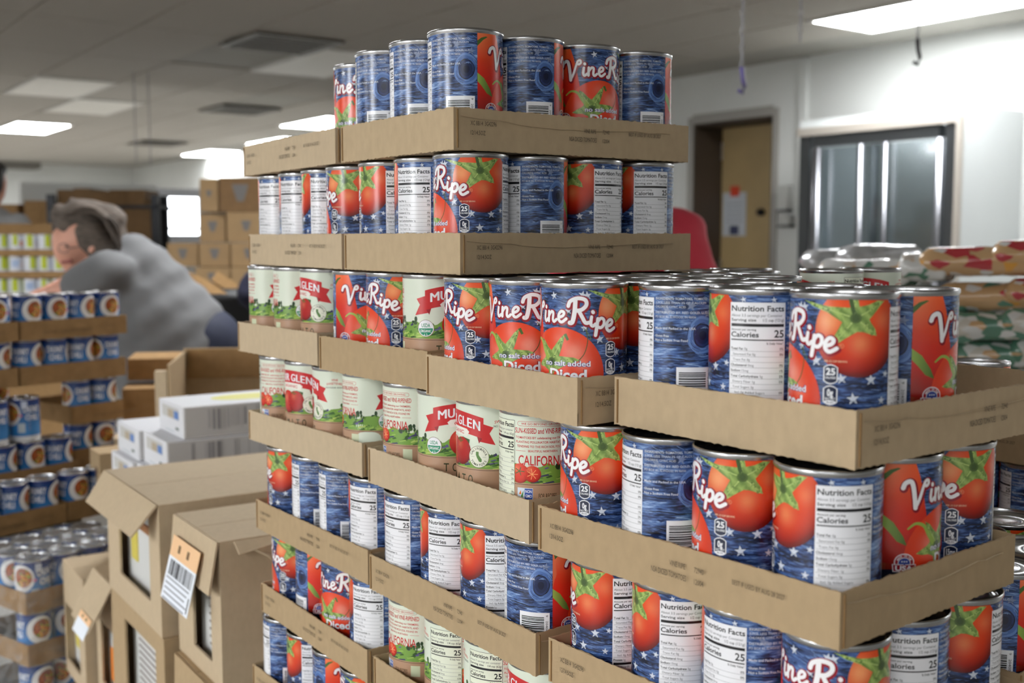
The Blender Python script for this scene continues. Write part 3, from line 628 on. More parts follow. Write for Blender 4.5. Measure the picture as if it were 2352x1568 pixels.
# ------------------------------------------------------------ the room
RA = math.radians(36.0)                      # the hall is turned against the view
RU = Vector((-math.sin(RA), math.cos(RA), 0)); RV = Vector((math.cos(RA), math.sin(RA), 0))
CEIL = H + 1.25
U0, U1, V0, V1 = -5.0, 20.2, -9.0, 6.28      # hall limits along both walls
ROOM = Matrix.Rotation(RA, 4, 'Z')           # local x = RV, local y = RU
WALLW = mat('white_wall_paint', srgb(206, 207, 204), 0.7, 0, 0.02, 3)
FLOORM = mat('grey_floor', srgb(150, 146, 140), 0.6, 0, 0.08, 6)
TILE = mat('ceiling_tile', srgb(164, 158, 149), 0.9, 0, 0.04, 60)
GRID = mat('ceiling_grid', srgb(150, 146, 138), 0.8)
def room(name, m, *boxes, parent=None, bev=0):
    b = MB()
    for q in boxes: b.box(*q)
    o = b.build(name, m, parent)
    if not parent: o.rotation_euler = (0, 0, RA); struct(o)
    return o
room('floor', FLOORM, (V0, V1, U0, U1, -0.1, 0))
ceiling = room('ceiling', GRID, (V0, V1, U0, U1, CEIL + 0.012, CEIL + 0.1))
room('wall_far', WALLW, (V0, V1 + .3, U1, U1 + .2, 0, CEIL + .1))
room('wall_left', WALLW, (V0 - .2, V0, U0, U1, 0, CEIL + .1))
room('wall_near', WALLW, (V0, V1 + .3, U0 - .2, U0, 0, CEIL + .1))
# doorway in the right wall
def wall_u(px, back=0.0):                    # where the sight line of a column meets the right wall
    r = ray(px, 548); k = (V1 + back) / (r.dot(RV)); return (r * k).dot(RU)
du0, du1 = wall_u(1772), wall_u(1590); dtop = H + 0.885
room('wall_right', WALLW, (V1, V1 + .3, U0, du0, 0, CEIL + .1), (V1, V1 + .3, du1, U1, 0, CEIL + .1), (V1, V1 + .3, du0, du1, dtop, CEIL + .1))
TRIMG = mat('grey_trim', srgb(150, 146, 140), 0.5)
dt = room('trim_1', TRIMG, (V1 - .015, V1, du0 - .05, du0, 0, dtop + .05), (V1 - .015, V1, du1, du1 + .05, 0, dtop + .05), (V1 - .015, V1, du0, du1, dtop, dtop + .07))
uu = wall_u(1841)
room('trim_2', WALLW, (V1 - .03, V1, uu - .03, uu + .03, 0, CEIL))
room('trim_4', mat('dark_jamb', srgb(58, 46, 34), .6), (V1, V1 + .3, du1 - .02, du1, 0, dtop), (V1, V1 + .3, du0, du0 + .02, 0, dtop), (V1, V1 + .3, du0, du1, dtop - .02, dtop))
DOORM = mat('tan_door', srgb(176, 152, 108), 0.5, 0, 0.05, 5)
dl = MB().box(V1 + .30, V1 + .345, du0 - .6, du1 + .02, 0, dtop + .2).build('door_1', DOORM); dl.rotation_euler = (0, 0, RA); struct(dl)
k = MB().lathe([(.001, 0), (.028, .004), (.03, .03), (.02, .05), (.001, .055)], 16).build('door_handle', mat('dark_metal', (.03, .03, .035), .35, .8), dl, smooth=True)
hu = wall_u(1750, .3)
k.location = (V1 + .30, hu, H + 0.20); k.rotation_euler = (0, -PI / 2, 0)
part('hinge', mat('steel', (.5, .5, .52), .3, 1), dl, (V1 + .285, V1 + .30, du1 - .03, du1 + .01, H + .62, H + .76))
part('hinge', mat('steel', (.5, .5, .52), .3, 1), dl, (V1 + .285, V1 + .30, du1 - .03, du1 + .01, H - .3, H - .16))
room('wall_corridor', mat('dark_reveal', srgb(84, 70, 50), .7), (V1 + .345, V1 + .5, du0 - .8, du1 + 1.0, 0, CEIL))
nb = MB(); nu = wall_u(1687, .3)
nb.box(V1 + .290, V1 + .296, nu - .12, nu + .12, H + .02, H + .36, srgb(196, 200, 206)); nb.box(V1 + .286, V1 + .29, nu - .05, nu + .04, H + .33, H + .41, srgb(206, 70, 44)); nb.box(V1 + .286, V1 + .29, nu - .05, nu + .04, H + .03, H + .10, srgb(60, 64, 92))
for i in range(5): nb.box(V1 + .287, V1 + .29, nu - .09, nu + .08, H + .13 + .035 * i, H + .137 + .035 * i, srgb(150, 154, 164))
no = nb.build('notice_sheet', INK, None, color=True); no.rotation_euler = (0, 0, RA)
tag(no, 'white notice sheet with red and blue marks taped on the tan door', 'notice')
for j, (px, zz) in enumerate(((1808, .24), (1814, .13))):
    s_ = wall_u(px); o = empty('wall_dispenser'); o.rotation_euler = (0, 0, RA)
    part('case', mat('grey_plastic', srgb(176, 176, 172), .4), o, (V1 - .07, V1, s_ - .045, s_ + .045, H + zz - .035, H + zz + .035 + .10 * (1 - j)))
    part('lower_edge', mat('dark_plastic', (.05, .05, .05), .4), o, (V1 - .075, V1 - .01, s_ - .055, s_ + .055, H + zz - .05, H + zz - .035))
    tag(o, ['upper grey dispenser on white wall right of the doorway', 'lower small grey dispenser on white wall beside the doorway'][j], 'dispenser')
# soffit along the far wall, its shadow band put into the dark grey
room('trim_3', mat('soffit_shadow_grey', srgb(110, 106, 100), .8), (V0, 4.6, U1 - .5, U1, CEIL - .09, CEIL + .012))
# ceiling tiles: real pieces as far as they can be told apart
tiles = []
TW, TL = .61, 1.22
i = 0
lightc = []
def panel_uv(px, py):
    p = atz(px, py, CEIL); return p.dot(RV), p.dot(RU)
for px, py in ((70, 302), (470, 354), (610, 321), (745, 288), (2052, 40)):
    v, u = panel_uv(px, py); lightc.append((round(v / TW) * TW, round(u / TL) * TL, True))
for px, py in ((700, 145), (175, 246), (20, 212)):
    v, u = panel_uv(px, py); lightc.append((round(v / TW) * TW, round(u / TL) * TL, False))
for v, u in ((-6, 1), (-6, 3), (-4, -2), (-9, 1), (-10, 1), (-11, 1), (-12, 1), (-13, 1), (-14, 1), (-9, 3), (-11, 4), (-5, -1), (3, 3), (8, 6), (5, 10), (-4, 7), (-9, 8), (-1, 12), (5, 6), (8, 0), (2, 14), (0, 14), (-3, 14), (1, 12), (-2, 11), (3, 15), (1, 15), (-1, 15), (2, 13)):  # unseen panels, added to light the stack's left side and the far wall
    c = RV * (v * TW) + RU * (u * TL); dd = c.y * CP - 1.25 * SP
    if dd > .5 and -250 < 1176 + FPX * c.x / dd < 2600 and 784 - FPX * (c.y * SP + 1.25 * CP) / dd > -150: continue
    lightc.append((v * TW, u * TL, True))
vents = []
for px, py in ((585, 76), (515, 239), (395, 332)):
    v, u = panel_uv(px, py); vents.append((round(v / TW) * TW, round(u / .61) * .61))
used = {(round(v / TW), round(u / TL)) for v, u, _ in lightc} | {(round(v / TW), round(u / TL)) for v, u in vents}
cand = []
for a in range(int(V0 / TW) + 1, int(V1 / TW)):
    for b in range(-1, int(U1 / TL)):
        if (a, b) in used: continue
        c = RV * (a * TW) + RU * (b * TL)
        if c.y < 1: continue
        px = 1176 + FPX * c.x / (c.y * CP - 1.25 * SP)
        py = 784 - FPX * (c.y * SP + 1.25 * CP) / (c.y * CP - 1.25 * SP)
        if -500 < px < 2900 and py > -350: cand.append((c.length, a, b))
cand.sort()
tm = MB(); e = .012
tm.add([(-TW/2+e, -TL/2+e, 0), (TW/2-e, -TL/2+e, 0), (TW/2-e, TL/2-e, 0), (-TW/2+e, TL/2-e, 0), (-TW/2+e*.4, -TL/2+e*.4, .011), (TW/2-e*.4, -TL/2+e*.4, .011), (TW/2-e*.4, TL/2-e*.4, .011), (-TW/2+e*.4, TL/2-e*.4, .011)],
       [(3, 2, 1, 0), (0, 1, 5, 4), (1, 2, 6, 5), (2, 3, 7, 6), (3, 0, 4, 7)])
tmesh = tm.mesh('ceiling_tile', TILE)
for _, a, b in cand[:290]: link('ceiling_tile', tmesh, ceiling, None, (a * TW, b * TL, CEIL))
far = MB()
for _, a, b in cand[290:]: far.add([(x + a * TW, y + b * TL, z + CEIL) for x, y, z in tm.v], tm.f)
if far.v: fo = far.build('far_ceiling_tiles', TILE, ceiling); fo['kind'] = 'stuff'
# light panels
GLOW = mat('lamp_diffuser', (.9, .9, .9), .5, emit=((.96, .985, 1.0), LAMP))
UNLIT = mat('lamp_diffuser_unlit', srgb(226, 222, 214), .5)
LWHITE = mat('lamp_frame_white', srgb(200, 198, 192), .5)
LNAMES = ['lit ceiling panel at far left above the shelving', 'lit ceiling panel lowest of the three left of the cans', 'lit ceiling panel middle of the three left of the cans', 'lit ceiling panel partly behind the top can tray', 'large lit ceiling panel near the white right wall',
          'unlit ceiling panel behind the larger ceiling vent', 'unlit ceiling panel far off at left', 'unlit ceiling panel cut by the left edge']
dm = MB().box(-TW/2+.03, TW/2-.03, -TL/2+.03, TL/2-.03, -.012, -.004)
fm = MB()
for q in ((-TW/2, -TW/2+.03, -TL/2, TL/2), (TW/2-.03, TW/2, -TL/2, TL/2), (-TW/2+.03, TW/2-.03, -TL/2, -TL/2+.03), (-TW/2+.03, TW/2-.03, TL/2-.03, TL/2)): fm.box(*q, -.014, .011)
dl_m = dm.mesh('diffuser', GLOW); du_m = dm.mesh('diffuser_unlit', UNLIT); fr_m = fm.mesh('lamp_frame', LWHITE)
for i, (v, u, on) in enumerate(lightc):
    p = RV * v + RU * u
    o = empty('ceiling_light', (p.x, p.y, CEIL), RA)
    link('frame', fr_m, o); link('diffuser', dl_m if on else du_m, o)
    tag(o, LNAMES[i] if i < 8 else 'added lit ceiling panel outside the picture, %s' % ['near left', 'second at left', 'third at left', 'fourth at left', 'fifth at left', 'sixth at left', 'seventh at left', 'eighth at left', 'ninth at left', 'tenth at left', 'behind', 'second behind', 'third behind', 'fourth behind', 'fifth behind', 'sixth behind', 'seventh behind', 'eighth behind', 'ninth behind', 'tenth behind', 'far off', 'second far off', 'third far off', 'fourth far off', 'fifth far off', 'sixth far off', 'seventh far off', 'eighth far off', 'ninth far off', 'tenth far off', 'eleventh far off', 'twelfth far off'][i - 8], 'light', 'ceiling light panels')
VENTM = mat('vent_grey', srgb(92, 86, 78), .5); VDARK = mat('vent_dark', (.012, .011, .01), .8)
for i, (v, u) in enumerate(vents):
    p = RV * v + RU * u; o = empty('ceiling_vent', (p.x, p.y, CEIL), RA)
    part('backing', VDARK, o, (-.28, .28, -.28, .28, -.004, .006))
    part('frame', VENTM, o, (-.30, -.25, -.30, .30, -.02, -.004), (.25, .30, -.30, .30, -.02, -.004), (-.25, .25, -.30, -.25, -.02, -.004), (-.25, .25, .25, .30, -.02, -.004))
    for k_ in range(5): part('slat', VENTM, o, (-.25, .25, -.2 + .09 * k_, -.17 + .09 * k_, -.02, -.008))
    tag(o, ['large square ceiling vent above left of the top cans', 'dark ceiling vent farther back than the large one', 'small distant ceiling vent above the far lights'][i], 'vent', 'ceiling vents')
# window in the far wall: daylight
wp = at(415, 487, 9.0)
WGLOW = mat('daylight_pane', (.9, .95, 1), .3, emit=((.92, .96, 1.0), 9.0))
wo = empty('window_1', (wp.x, wp.y, H), RA); wo['kind'] = 'structure'
part('frame', mat('white_frame', srgb(214, 216, 220), .5), wo, (-.19, -.15, 0, .05, -.1, .40), (.15, .19, 0, .05, -.1, .40), (-.15, .15, 0, .05, .33, .40), (-.15, .15, 0, .05, .07, .09), (-.15, .15, 0, .05, -.1, .03))
part('pane', WGLOW, wo, (-.15, .15, .02, .03, .09, .33)); part('pane', WGLOW, wo, (-.15, .15, .02, .03, .03, .07))
w2 = empty('window_2', (0, 0, 0), RA); w2['kind'] = 'structure'   # daylight from the left wall
part('frame', mat('white_frame', srgb(214, 216, 220), .5), w2, (V0, V0 + .05, -.75, -.70, H + .50, CEIL - .04), (V0, V0 + .05, 1.5, 1.55, H + .50, CEIL - .04), (V0, V0 + .05, -.70, 1.5, H + .50, H + .55), (V0, V0 + .05, -.70, 1.5, CEIL - .09, CEIL - .04), (V0, V0 + .05, .38, .42, H + .55, CEIL - .09))
DAY2 = mat('daylight_pane_left', (.9, .95, 1), .3, emit=((.90, .95, 1.0), 26.0))
part('pane', DAY2, w2, (V0 + .01, V0 + .02, -.70, .38, H + .55, CEIL - .09)); part('pane', DAY2, w2, (V0 + .01, V0 + .02, .42, 1.5, H + .55, CEIL - .09))
room('wall_partition', WALLW, (wp.dot(RV) - 1.2, wp.dot(RV) - .19, wp.dot(RU) + .01, wp.dot(RU) + .12, 0, H + .42), (wp.dot(RV) + .19, wp.dot(RV) + 2.2, wp.dot(RU) + .01, wp.dot(RU) + .12, 0, H + .42),
     (wp.dot(RV) - .19, wp.dot(RV) + .19, wp.dot(RU) + .01, wp.dot(RU) + .12, 0, H - .1))
# walk-in cooler with sliding glass doors
cpt = at(2216, 238, 6.2); CT = cpt.z
cool = empty('walk_in_cooler', (cpt.x, cpt.y, 0), RA)      # local -? y runs along the front to the left, x back
CW = 1.14; WPAN = mat('cooler_white_panel', srgb(212, 216, 216), .35, 0, .015, 4)
part('top_panel', WPAN, cool, (0, 1.4, 0, CW, CT - .06, CT)); part('side_panel', WPAN, cool, (0, 1.4, 0, .05, 0, CT - .06)); part('side_panel', WPAN, cool, (0, 1.4, CW - .05, CW, 0, CT - .06))
part('back_panel', mat('cooler_inside', srgb(168, 174, 176), .5), cool, (1.3, 1.38, .05, CW - .05, 0, CT - .06))
DFR = mat('cooler_frame_steel', (.10, .105, .11), .35, .8)
part('door_frame', DFR, cool, (-.02, .06, .03, .10, 0, CT - .10), (-.02, .06, CW - .10, CW - .02, 0, CT - .10), (-.02, .06, .14, CW - .13, CT - .17, CT - .10), (-.02, .06, .14, CW - .13, 0, .1))
part('trim', mat('cooler_edge_trim', srgb(176, 168, 158), .5), cool, (-.03, .02, 0, .03, 0, CT - .06), (-.03, .02, .03, CW, CT - .10, CT - .05))
CHR = mat('bright_steel', (.26, .26, .28), .32, 1.0)
for yy, r in ((.12, .022), (.474, .014), (.648, .02), (.965, .022), (1.0, .012)):
    MB().tube([(-.035, yy, .1), (-.035, yy, CT - .18)], r, 10).build('door_bar', CHR, cool, smooth=True)
def glass():
    m = bpy.data.materials.new('grey_door_glass'); m.use_nodes = True; nt = m.node_tree; N = nt.nodes
    for x in list(N): N.remove(x)
    o = N.new('ShaderNodeOutputMaterial'); mx = N.new('ShaderNodeMixShader'); t = N.new('ShaderNodeBsdfTransparent'); g = N.new('ShaderNodeBsdfGlossy'); fz = N.new('ShaderNodeValue')
    t.inputs[0].default_value = (.72, .76, .78, 1); g.inputs['Roughness'].default_value = .08; fz.outputs[0].default_value = .16
    nt.links.new(fz.outputs[0], mx.inputs[0]); nt.links.new(t.outputs[0], mx.inputs[1]); nt.links.new(g.outputs[0], mx.inputs[2]); nt.links.new(mx.outputs[0], o.inputs[0]); return m
GLS = glass()
part('glass_door', GLS, cool, (.0, .012, .12, .60, .1, CT - .18)); part('glass_door', GLS, cool, (.02, .032, .56, 1.02, .1, CT - .18))
for zz in (.4, .9, 1.35): part('shelf', mat('cooler_shelf', (.2, .2, .2), .4, .5), cool, (.5, 1.25, .08, CW - .08, zz, zz + .02))
part('lamp_panel', mat('cooler_lamp', (.9, .9, .9), .5, emit=((.9, .96, 1.0), 4.5)), cool, (.35, .75, .25, CW - .25, CT - .10, CT - .07))
tag(cool, 'white walk-in cooler with steel framed sliding glass doors beside the doorway', 'cooler')
# hanging chains with hooks
def chain(px, y0, y1, d, m, label, hook=True):
    a = at(px, y0, d); b = at(px, y1, d); z = CEIL; o = empty('hanging_chain', (a.x, d, CEIL)); mb = MB(); L_ = CEIL - b.z; n = max(6, int(L_ / .03)); c = mat('chain_steel', (.22, .22, .24), .4, .8)
    for i in range(n):
        zc = -L_ * (i + .5) / n; hh = L_ / n * .62; ax = (.006, 0) if i % 2 else (0, .006)
        mb.tube([(ax[0] * math.cos(q), ax[1] * math.cos(q), zc + hh * math.sin(q)) for q in [2 * PI * k / 8 for k in range(8)]], .0018, 5, close=True)
    mb.build('chain', c, o)
    if hook: MB().tube([(0, 0, -L_ + .01), (.004, 0, -L_ - .03), (.012, 0, -L_ - .06), (.004, 0, -L_ - .085), (-.012, 0, -L_ - .075)], .008, 8).build('hook', m, o, smooth=True)
    return tag(o, label, 'chain', 'chains hanging from the ceiling')
PURP = mat('purple_hook', srgb(66, 52, 120), .4); DRK = mat('dark_hook', (.03, .025, .03), .4)
chain(1707, 0, 160, 4.2, PURP, 'thin ceiling chain with a purple hook right of the top cans')
chain(1840, 0, 95, 4.2, DRK, 'thin ceiling chain crossing the left end of the big light', False)
chain(2108, 60, 95, 4.2, DRK, 'short ceiling chain with a black hook below the big light')
for i, px in enumerate((312, 345)): chain(px, 340, 372 + 8 * i, 8.5, PURP, ['far thin chain above the distant shelving, left one', 'far thin chain above the distant shelving, right one'][i], False)
# ------------------------------------------------------------ cardboard trays
S, L, TH, WT = .231, .307, .040, .0016
CP_ = .0757; C0 = .0399
ZT = lambda k: H - .0346 - .118 * (k - 1)
_wall = {}
def wall_mesh(ln, variant, mi, th=TH):
    key = (ln, variant, mi, th)
    if key in _wall: return _wall[key]
    rnd = random.Random(hash((round(ln * 1000), variant)) & 0xffff); n = max(8, int(ln / .0042)); mb = MB(); vs = []; fs = []
    ph = rnd.uniform(0, 6); amp = rnd.uniform(.0004, .0013); zs = (0, th * .28, th * .52, th * .76, th); K = 5; p2_, p3_ = rnd.uniform(0, 6), rnd.uniform(30, 60)
    for i in range(n + 1):
        x = ln * i / n; env = math.sin(PI * i / n)
        bow = amp * env * math.sin(3 * i / n + ph)
        for side in (0, 1):
            for j, z in enumerate(zs):
                zz = z + ((rnd.uniform(-.0006, .0006) - .0003 * (i % 2)) if j == 4 else ((.0006 if (i // 1) % 2 else 0) + rnd.uniform(-.0004, .0006) if j == 0 else 0))
                vs.append((x, (0 if side == 0 else WT) + bow + .00055 * math.sin(PI * j / 4 + .3) * (math.sin(p3_ * x + p2_ + 2.2 * j / 4) + .6 * math.sin(2.3 * p3_ * x + ph)) * env ** .5, max(zz, 0.0)))
    for i in range(n):
        a = i * 2 * K; b = a + 2 * K
        for j in range(K - 1): fs += [(a + j, b + j, b + j + 1, a + j + 1), (b + K + j, a + K + j, a + K + 1 + j, b + K + 1 + j)]
        fs += [(a + K - 1, b + K - 1, b + 2 * K - 1, a + 2 * K - 1), (b, a, a + K, b + K)]
    e = n * 2 * K
    for j in range(K - 1): fs += [(j, j + 1, K + j + 1, K + j), (e + j + 1, e + j, e + K + j, e + K + j + 1)]
    mb.add(vs, fs); _wall[key] = mb.mesh('tray_wall', KRAFT[mi] if mi < 3 else KDARK, False)
    return _wall[key]
def flat_print(name, items, col):
    mb = MB()
    for txt, x, z, cap, wd in items:
        vs, fs, w_ = text2d(txt, cap, wd, .0, 2)
        mb.add([((x + a) / 1000, -.0020, (z + b) / 1000) for a, b in vs], [f for f in fs], col)
    return mb.mesh(name, INK, False, True)
INKC = srgb(72, 60, 44)
CODE = [flat_print('printed_code', [('XC BB14  3G42296', 18, 24, 4.0, 30), ('12/14.5OZ', 18, 15, 4.0, 17)], INKC), flat_print('printed_code', [('VINE RIPE', 157, 24, 4.0, 16), ('72940', 182, 24, 4.0, 9), ('NSA DICED TOMATOES', 138, 15, 4.4, 36), ('12004', 182, 15, 4.0, 9)], INKC), flat_print('printed_code', [('BEST IF USED BY AUG 28 2027', 218, 24, 3.6, 46)], INKC)]
_crease = {}
def crease_mesh(ln, v):
    key = (ln, v)
    if key not in _crease:
        rnd = random.Random(v * 31 + 5); mb = MB(); a = rnd.uniform(0, .3) * ln; b = rnd.uniform(.6, 1) * ln; z0 = rnd.uniform(.008, .03); sl = rnd.uniform(-.016, .016)
        pts = [(a + (b - a) * i / 16, z0 + sl * i / 16 + rnd.uniform(-.0009, .0009) + .002 * math.sin(i * .4 + v)) for i in range(17)]
        vs = []; 
        for i, (x, z) in enumerate(pts):
            z = min(max(z, .003), .037); q = .00026; vs += [(x, -.0010, z - q), (x, -.0021, z), (x, -.0010, z + q)]
        fs = []
        for i in range(16): fs += [(3*i, 3*i+3, 3*i+4, 3*i+1), (3*i+1, 3*i+4, 3*i+5, 3*i+2)]
        mb.add(vs, fs); _crease[key] = mb.mesh('crease', mat('torn_kraft_edge', srgb(206, 186, 154), .9))
    return _crease[key]
_tv = [0]
def tray(x, y, z, rot, lu, lv, label, printed='', mi=0, creases=1, th=TH, group='kraft can trays', nm='can_tray', code=None):
    o = empty(nm, (x, y, z), rot); tag(o, label, 'tray', group)
    part('floor_panel', KRAFT[mi] if mi < 3 else KDARK, o, (WT, lv - WT, WT, lu - WT, .0002, .0028))
    for face, ln, loc, rz in (('left', lu, (0, lu, 0), -PI / 2), ('front', lv, (0, 0, 0), 0), ('back', lv, (lv, lu, 0), PI), ('right', lu, (lv, 0, 0), PI / 2)):
        _tv[0] += 1; v = _tv[0]
        wl = link('side_wall', wall_mesh(ln, v % 5, mi, th), o, None, loc, rz)
        if face in printed:
            for cm in (code or CODE): link('printed_code', cm, wl)
        if face in ('left', 'front') and creases and v % 4 != 1: link('crease', crease_mesh(ln, v % 4), wl)
    # folded corner tabs
    for cx, cy, q in ((0, 0, 0), (lv, 0, PI / 2), (lv, lu, PI), (0, lu, -PI / 2)):
        MB().box(.0035, .0047, -.0012, .0006, .002, th - .002).build('corner_fold', KDARK, o, (cx, cy, 0), q)
    return o
def inside(o_xyrot, i, j):
    x, y, rot = o_xyrot; a = C0 + CP_ * i; b = C0 + CP_ * j
    return x + a * math.cos(rot) - b * math.sin(rot), y + a * math.sin(rot) + b * math.cos(rot)
ORD = ['first', 'second', 'third', 'fourth']; TIER = ['top', 'second', 'third', 'fourth', 'fifth', 'sixth', 'seventh']
def shows(kind, f):
    f %= 360
    if kind[0] == 'v':
        for lim, s_ in ((50, 'letter V and seam'), (140, 'brand lettering'), (203, 'big tomato'), (288, 'nutrition panel'), (340, 'ingredients panel'), (361, 'wood knot')):
            if f < lim: return s_
    for lim, s_ in ((95, 'red GLEN ribbon'), (185, 'nutrition panel'), (268, 'red story text'), (312, 'bare cream side'), (361, 'red MU ribbon')):
        if f < lim: return s_
def load(pos, tier, where, left=(), right=(), inner=(), only=None, hid='v'):
    """left: cans along the left face from the near corner, right: cans along the right face after the corner one, inner: (i, j, kind, degree)"""
    z = ZT(tier) + .003; g = 'cans in the %s, %s layer' % (where, TIER[tier])
    def lab(kind, f, place): 
        a = 'dented ' if len(kind) > 1 else ''
        return '%s%s can showing %s, %s of %s, %s layer' % (a, 'tomato' if kind[0] == 'v' else 'sauce', shows(kind, f), place, where, TIER[tier])
    for j, (kd, f) in enumerate(left):
        if kd is None: continue
        x, y = inside(pos, 0, j); can(kd, x, y, z, f, lab(kd, f, 'at corner' if j == 0 else ORD[j] + ' along left'), g)
    for i, (kd, f) in enumerate(right):
        x, y = inside(pos, i + 1, 0); can(kd, x, y, z, f, lab(kd, f, ORD[i + 1] + ' along right'), g)
    for i, j, kd, f in inner:
        x, y = inside(pos, i, j); can(kd, x, y, z, f, '%s can in %s row from left, %s deep, %s, %s layer' % ('tomato' if kd[0] == 'v' else 'sauce', ORD[int(i)], ORD[int(j)], where, TIER[tier]), g)
R_ = math.radians
TR = {'T0P': (-.055, 1.055, R_(35.7)), 'T0Q': (-.1975, 1.2505, R_(32.5)), 'T1P': (-.049, 1.048, R_(36.5)), 'T1Q': (-.1905, 1.2405, R_(32.5)),
      'T2L1': (-.233, 1.317, R_(37.4)), 'T2L2': (-.085, 1.104, R_(37.5)), 'T2L3': (.053, .889, R_(36.4)), 'T2R': (.2265, .7195, R_(38.0)),
      'T3M1': (-.170, 1.236, R_(37.4)), 'T3M2': (.015, .961, R_(34.8)), 'T3R': (.215, .705, R_(38.8)),
      'T4N1': (-.162, 1.215, R_(36.5)), 'T4N2': (.021, .952, R_(35.8)), 'T4R': (.222, .702, R_(38.2)),
      'T5O1': (-.165, 1.221, R_(35.3)), 'T5O2': (.024, .955, R_(35.8)), 'T5R': (.222, .705, R_(38.2)),
      'T6P1': (-.178, 1.232, R_(36.0)), 'T6P2': (.010, .968, R_(36))}
def t_(k, tier, lu, lv, lab, printed='', mi=0, **kw): x, y, r = TR[k]; return tray(x, y, ZT(tier), r, lu, lv, lab, printed, mi, **kw)
t_('T0P', 0, S, L, 'kraft tray of the top layer, at the near corner', 'front', 0); t_('T0Q', 0, L, S, 'nearly emptied kraft tray at far left of the top layer', 'left', 2)
t_('T1P', 1, S, L, 'kraft tray of the second layer, at the near corner', 'front', 0); t_('T1Q', 1, L, S, 'kraft tray at far left of the second layer', 'left', 2)
t_('T2L1', 2, S, L, 'pale kraft tray at far left of the third layer', '', 2); t_('T2L2', 2, S, L, 'yellowish kraft tray second from left, third layer', '', 1); t_('T2L3', 2, S, L, 'kraft tray third from left, third layer, creased side', 'front', 0); t_('T2R', 2, S, L, 'half filled kraft tray nearest the viewer, third layer', 'front', 0)
t_('T3M1', 3, L, S, 'crumpled kraft tray at far left of the fourth layer', '', 2); t_('T3M2', 3, L, S, 'kraft tray with white crease, middle of the fourth layer', '', 2); t_('T3R', 3, L, S, 'kraft tray with printed codes nearest the viewer, fourth layer', 'left', 1)
t_('T4N1', 4, L, S, 'kraft tray with printed codes at far left, fifth layer', 'left', 1); t_('T4N2', 4, L, S, 'kraft tray with printed codes, middle of the fifth layer', 'left', 1); t_('T4R', 4, L, S, 'kraft tray cut by the bottom edge, nearest, fifth layer', 'left', 1)
t_('T5O1', 5, L, S, 'kraft tray with printed codes at far left, sixth layer', 'left', 1); t_('T5O2', 5, L, S, 'kraft tray cut by the bottom edge, middle of sixth layer', '', 1); t_('T5R', 5, L, S, 'kraft tray below the bottom edge, nearest, sixth layer', 'left', 1)
t_('T6P1', 6, L, S, 'kraft tray at far left of the seventh layer', 'left', 1); t_('T6P2', 6, L, S, 'kraft tray below the bottom edge, middle of seventh layer', 'left', 1)
v = 'v'; g = 'g'
load(TR['T0P'], 0, 'corner tray', [(v, 342), (v, 341), (v, 353)], [(v, 313), (v, 57), (v, 306)])
load(TR['T0Q'], 0, 'far tray', [], [], [(.28, .12, v, 116)])
load(TR['T1P'], 1, 'corner tray', [(v, 162), (v, 279), (v, 229)], [(v, 298), (v, 207), (v, 227)])
load(TR['T1Q'], 1, 'far tray', [(v, 200), (v, 261), (v, 285), (v, 292)])
load(TR['T2L1'], 2, 'far left tray', [(g, 73), (g, 304), (g, 302)], [], [(1, j, g, 40 * j) for j in range(3)])
load(TR['T2L2'], 2, 'left tray', [(g, 324), (v, 159), (v, 64)], [], [(1, j, v, 90 * j) for j in range(3)])
load(TR['T2L3'], 2, 'middle tray', [(v, 115), (v, 105), (v, 170)], [(v, 200), (v, 240), (v, 300)], [(i, j, v, 77 * i + 50 * j) for i in (1, 2, 3) for j in (1, 2)])
load(TR['T2R'], 2, 'near tray', [(v, 164), (v, 250), (v, 321)], [(v, 352)], [(1, 1, v, 30), (1, 2, v, 130)])
load(TR['T3M1'], 3, 'far tray', [('gd', 283), (g, 105), (g, 56), (g, 242)], [], [(1, j, g, 70 * j) for j in range(4)])
load(TR['T3M2'], 3, 'middle tray', [(g, 206), (g, 72), (g, 336), (g, 262)], [], [(1, j, g, 70 * j) for j in range(4)])
load(TR['T3R'], 3, 'near tray', [(v, 229), (v, 176), (v, 313), (v, 177)], [(v, 5), (v, 141)], [(i, j, v, 60 * i + 100 * j) for i in (1, 2) for j in (1, 2, 3)])
load(TR['T4N1'], 4, 'far tray', [(v, 287), (v, 330), (v, 328), (v, 215)], [], [(1, j, v, 70 * j) for j in range(4)])
load(TR['T4N2'], 4, 'middle tray', [('vd', 348), (v, 236), (v, 266), (v, 294)], [], [(1, j, v, 70 * j) for j in range(4)])
load(TR['T4R'], 4, 'near tray', [(v, 121), (v, 285), (v, 239), (v, 218)], [(v, 230), (v, 166)], [(i, j, v, 60 * i + 100 * j) for i in (1, 2) for j in (1, 2, 3)])
load(TR['T5O1'], 5, 'far tray', [(v, 276), (v, 122), (v, 35), (v, 190)], [], [(1, j, v, 70 * j) for j in range(4)])
load(TR['T5O2'], 5, 'middle tray', [(g, 70), (g, 167), (g, 166), (g, 258)], [], [(1, j, g, 70 * j) for j in range(4)])
load(TR['T5R'], 5, 'near tray', [(v, 120), (v, 240), (v, 200), (v, 330)], [(v, 100), (v, 280)])
load(TR['T6P1'], 6, 'far tray', [(v, 180), (v, 34), (v, 246), (v, 330)], [], [(1, j, v, 70 * j) for j in range(4)])
load(TR['T6P2'], 6, 'middle tray', [(v, 100), (v, 240), (v, 30), (v, 150)])
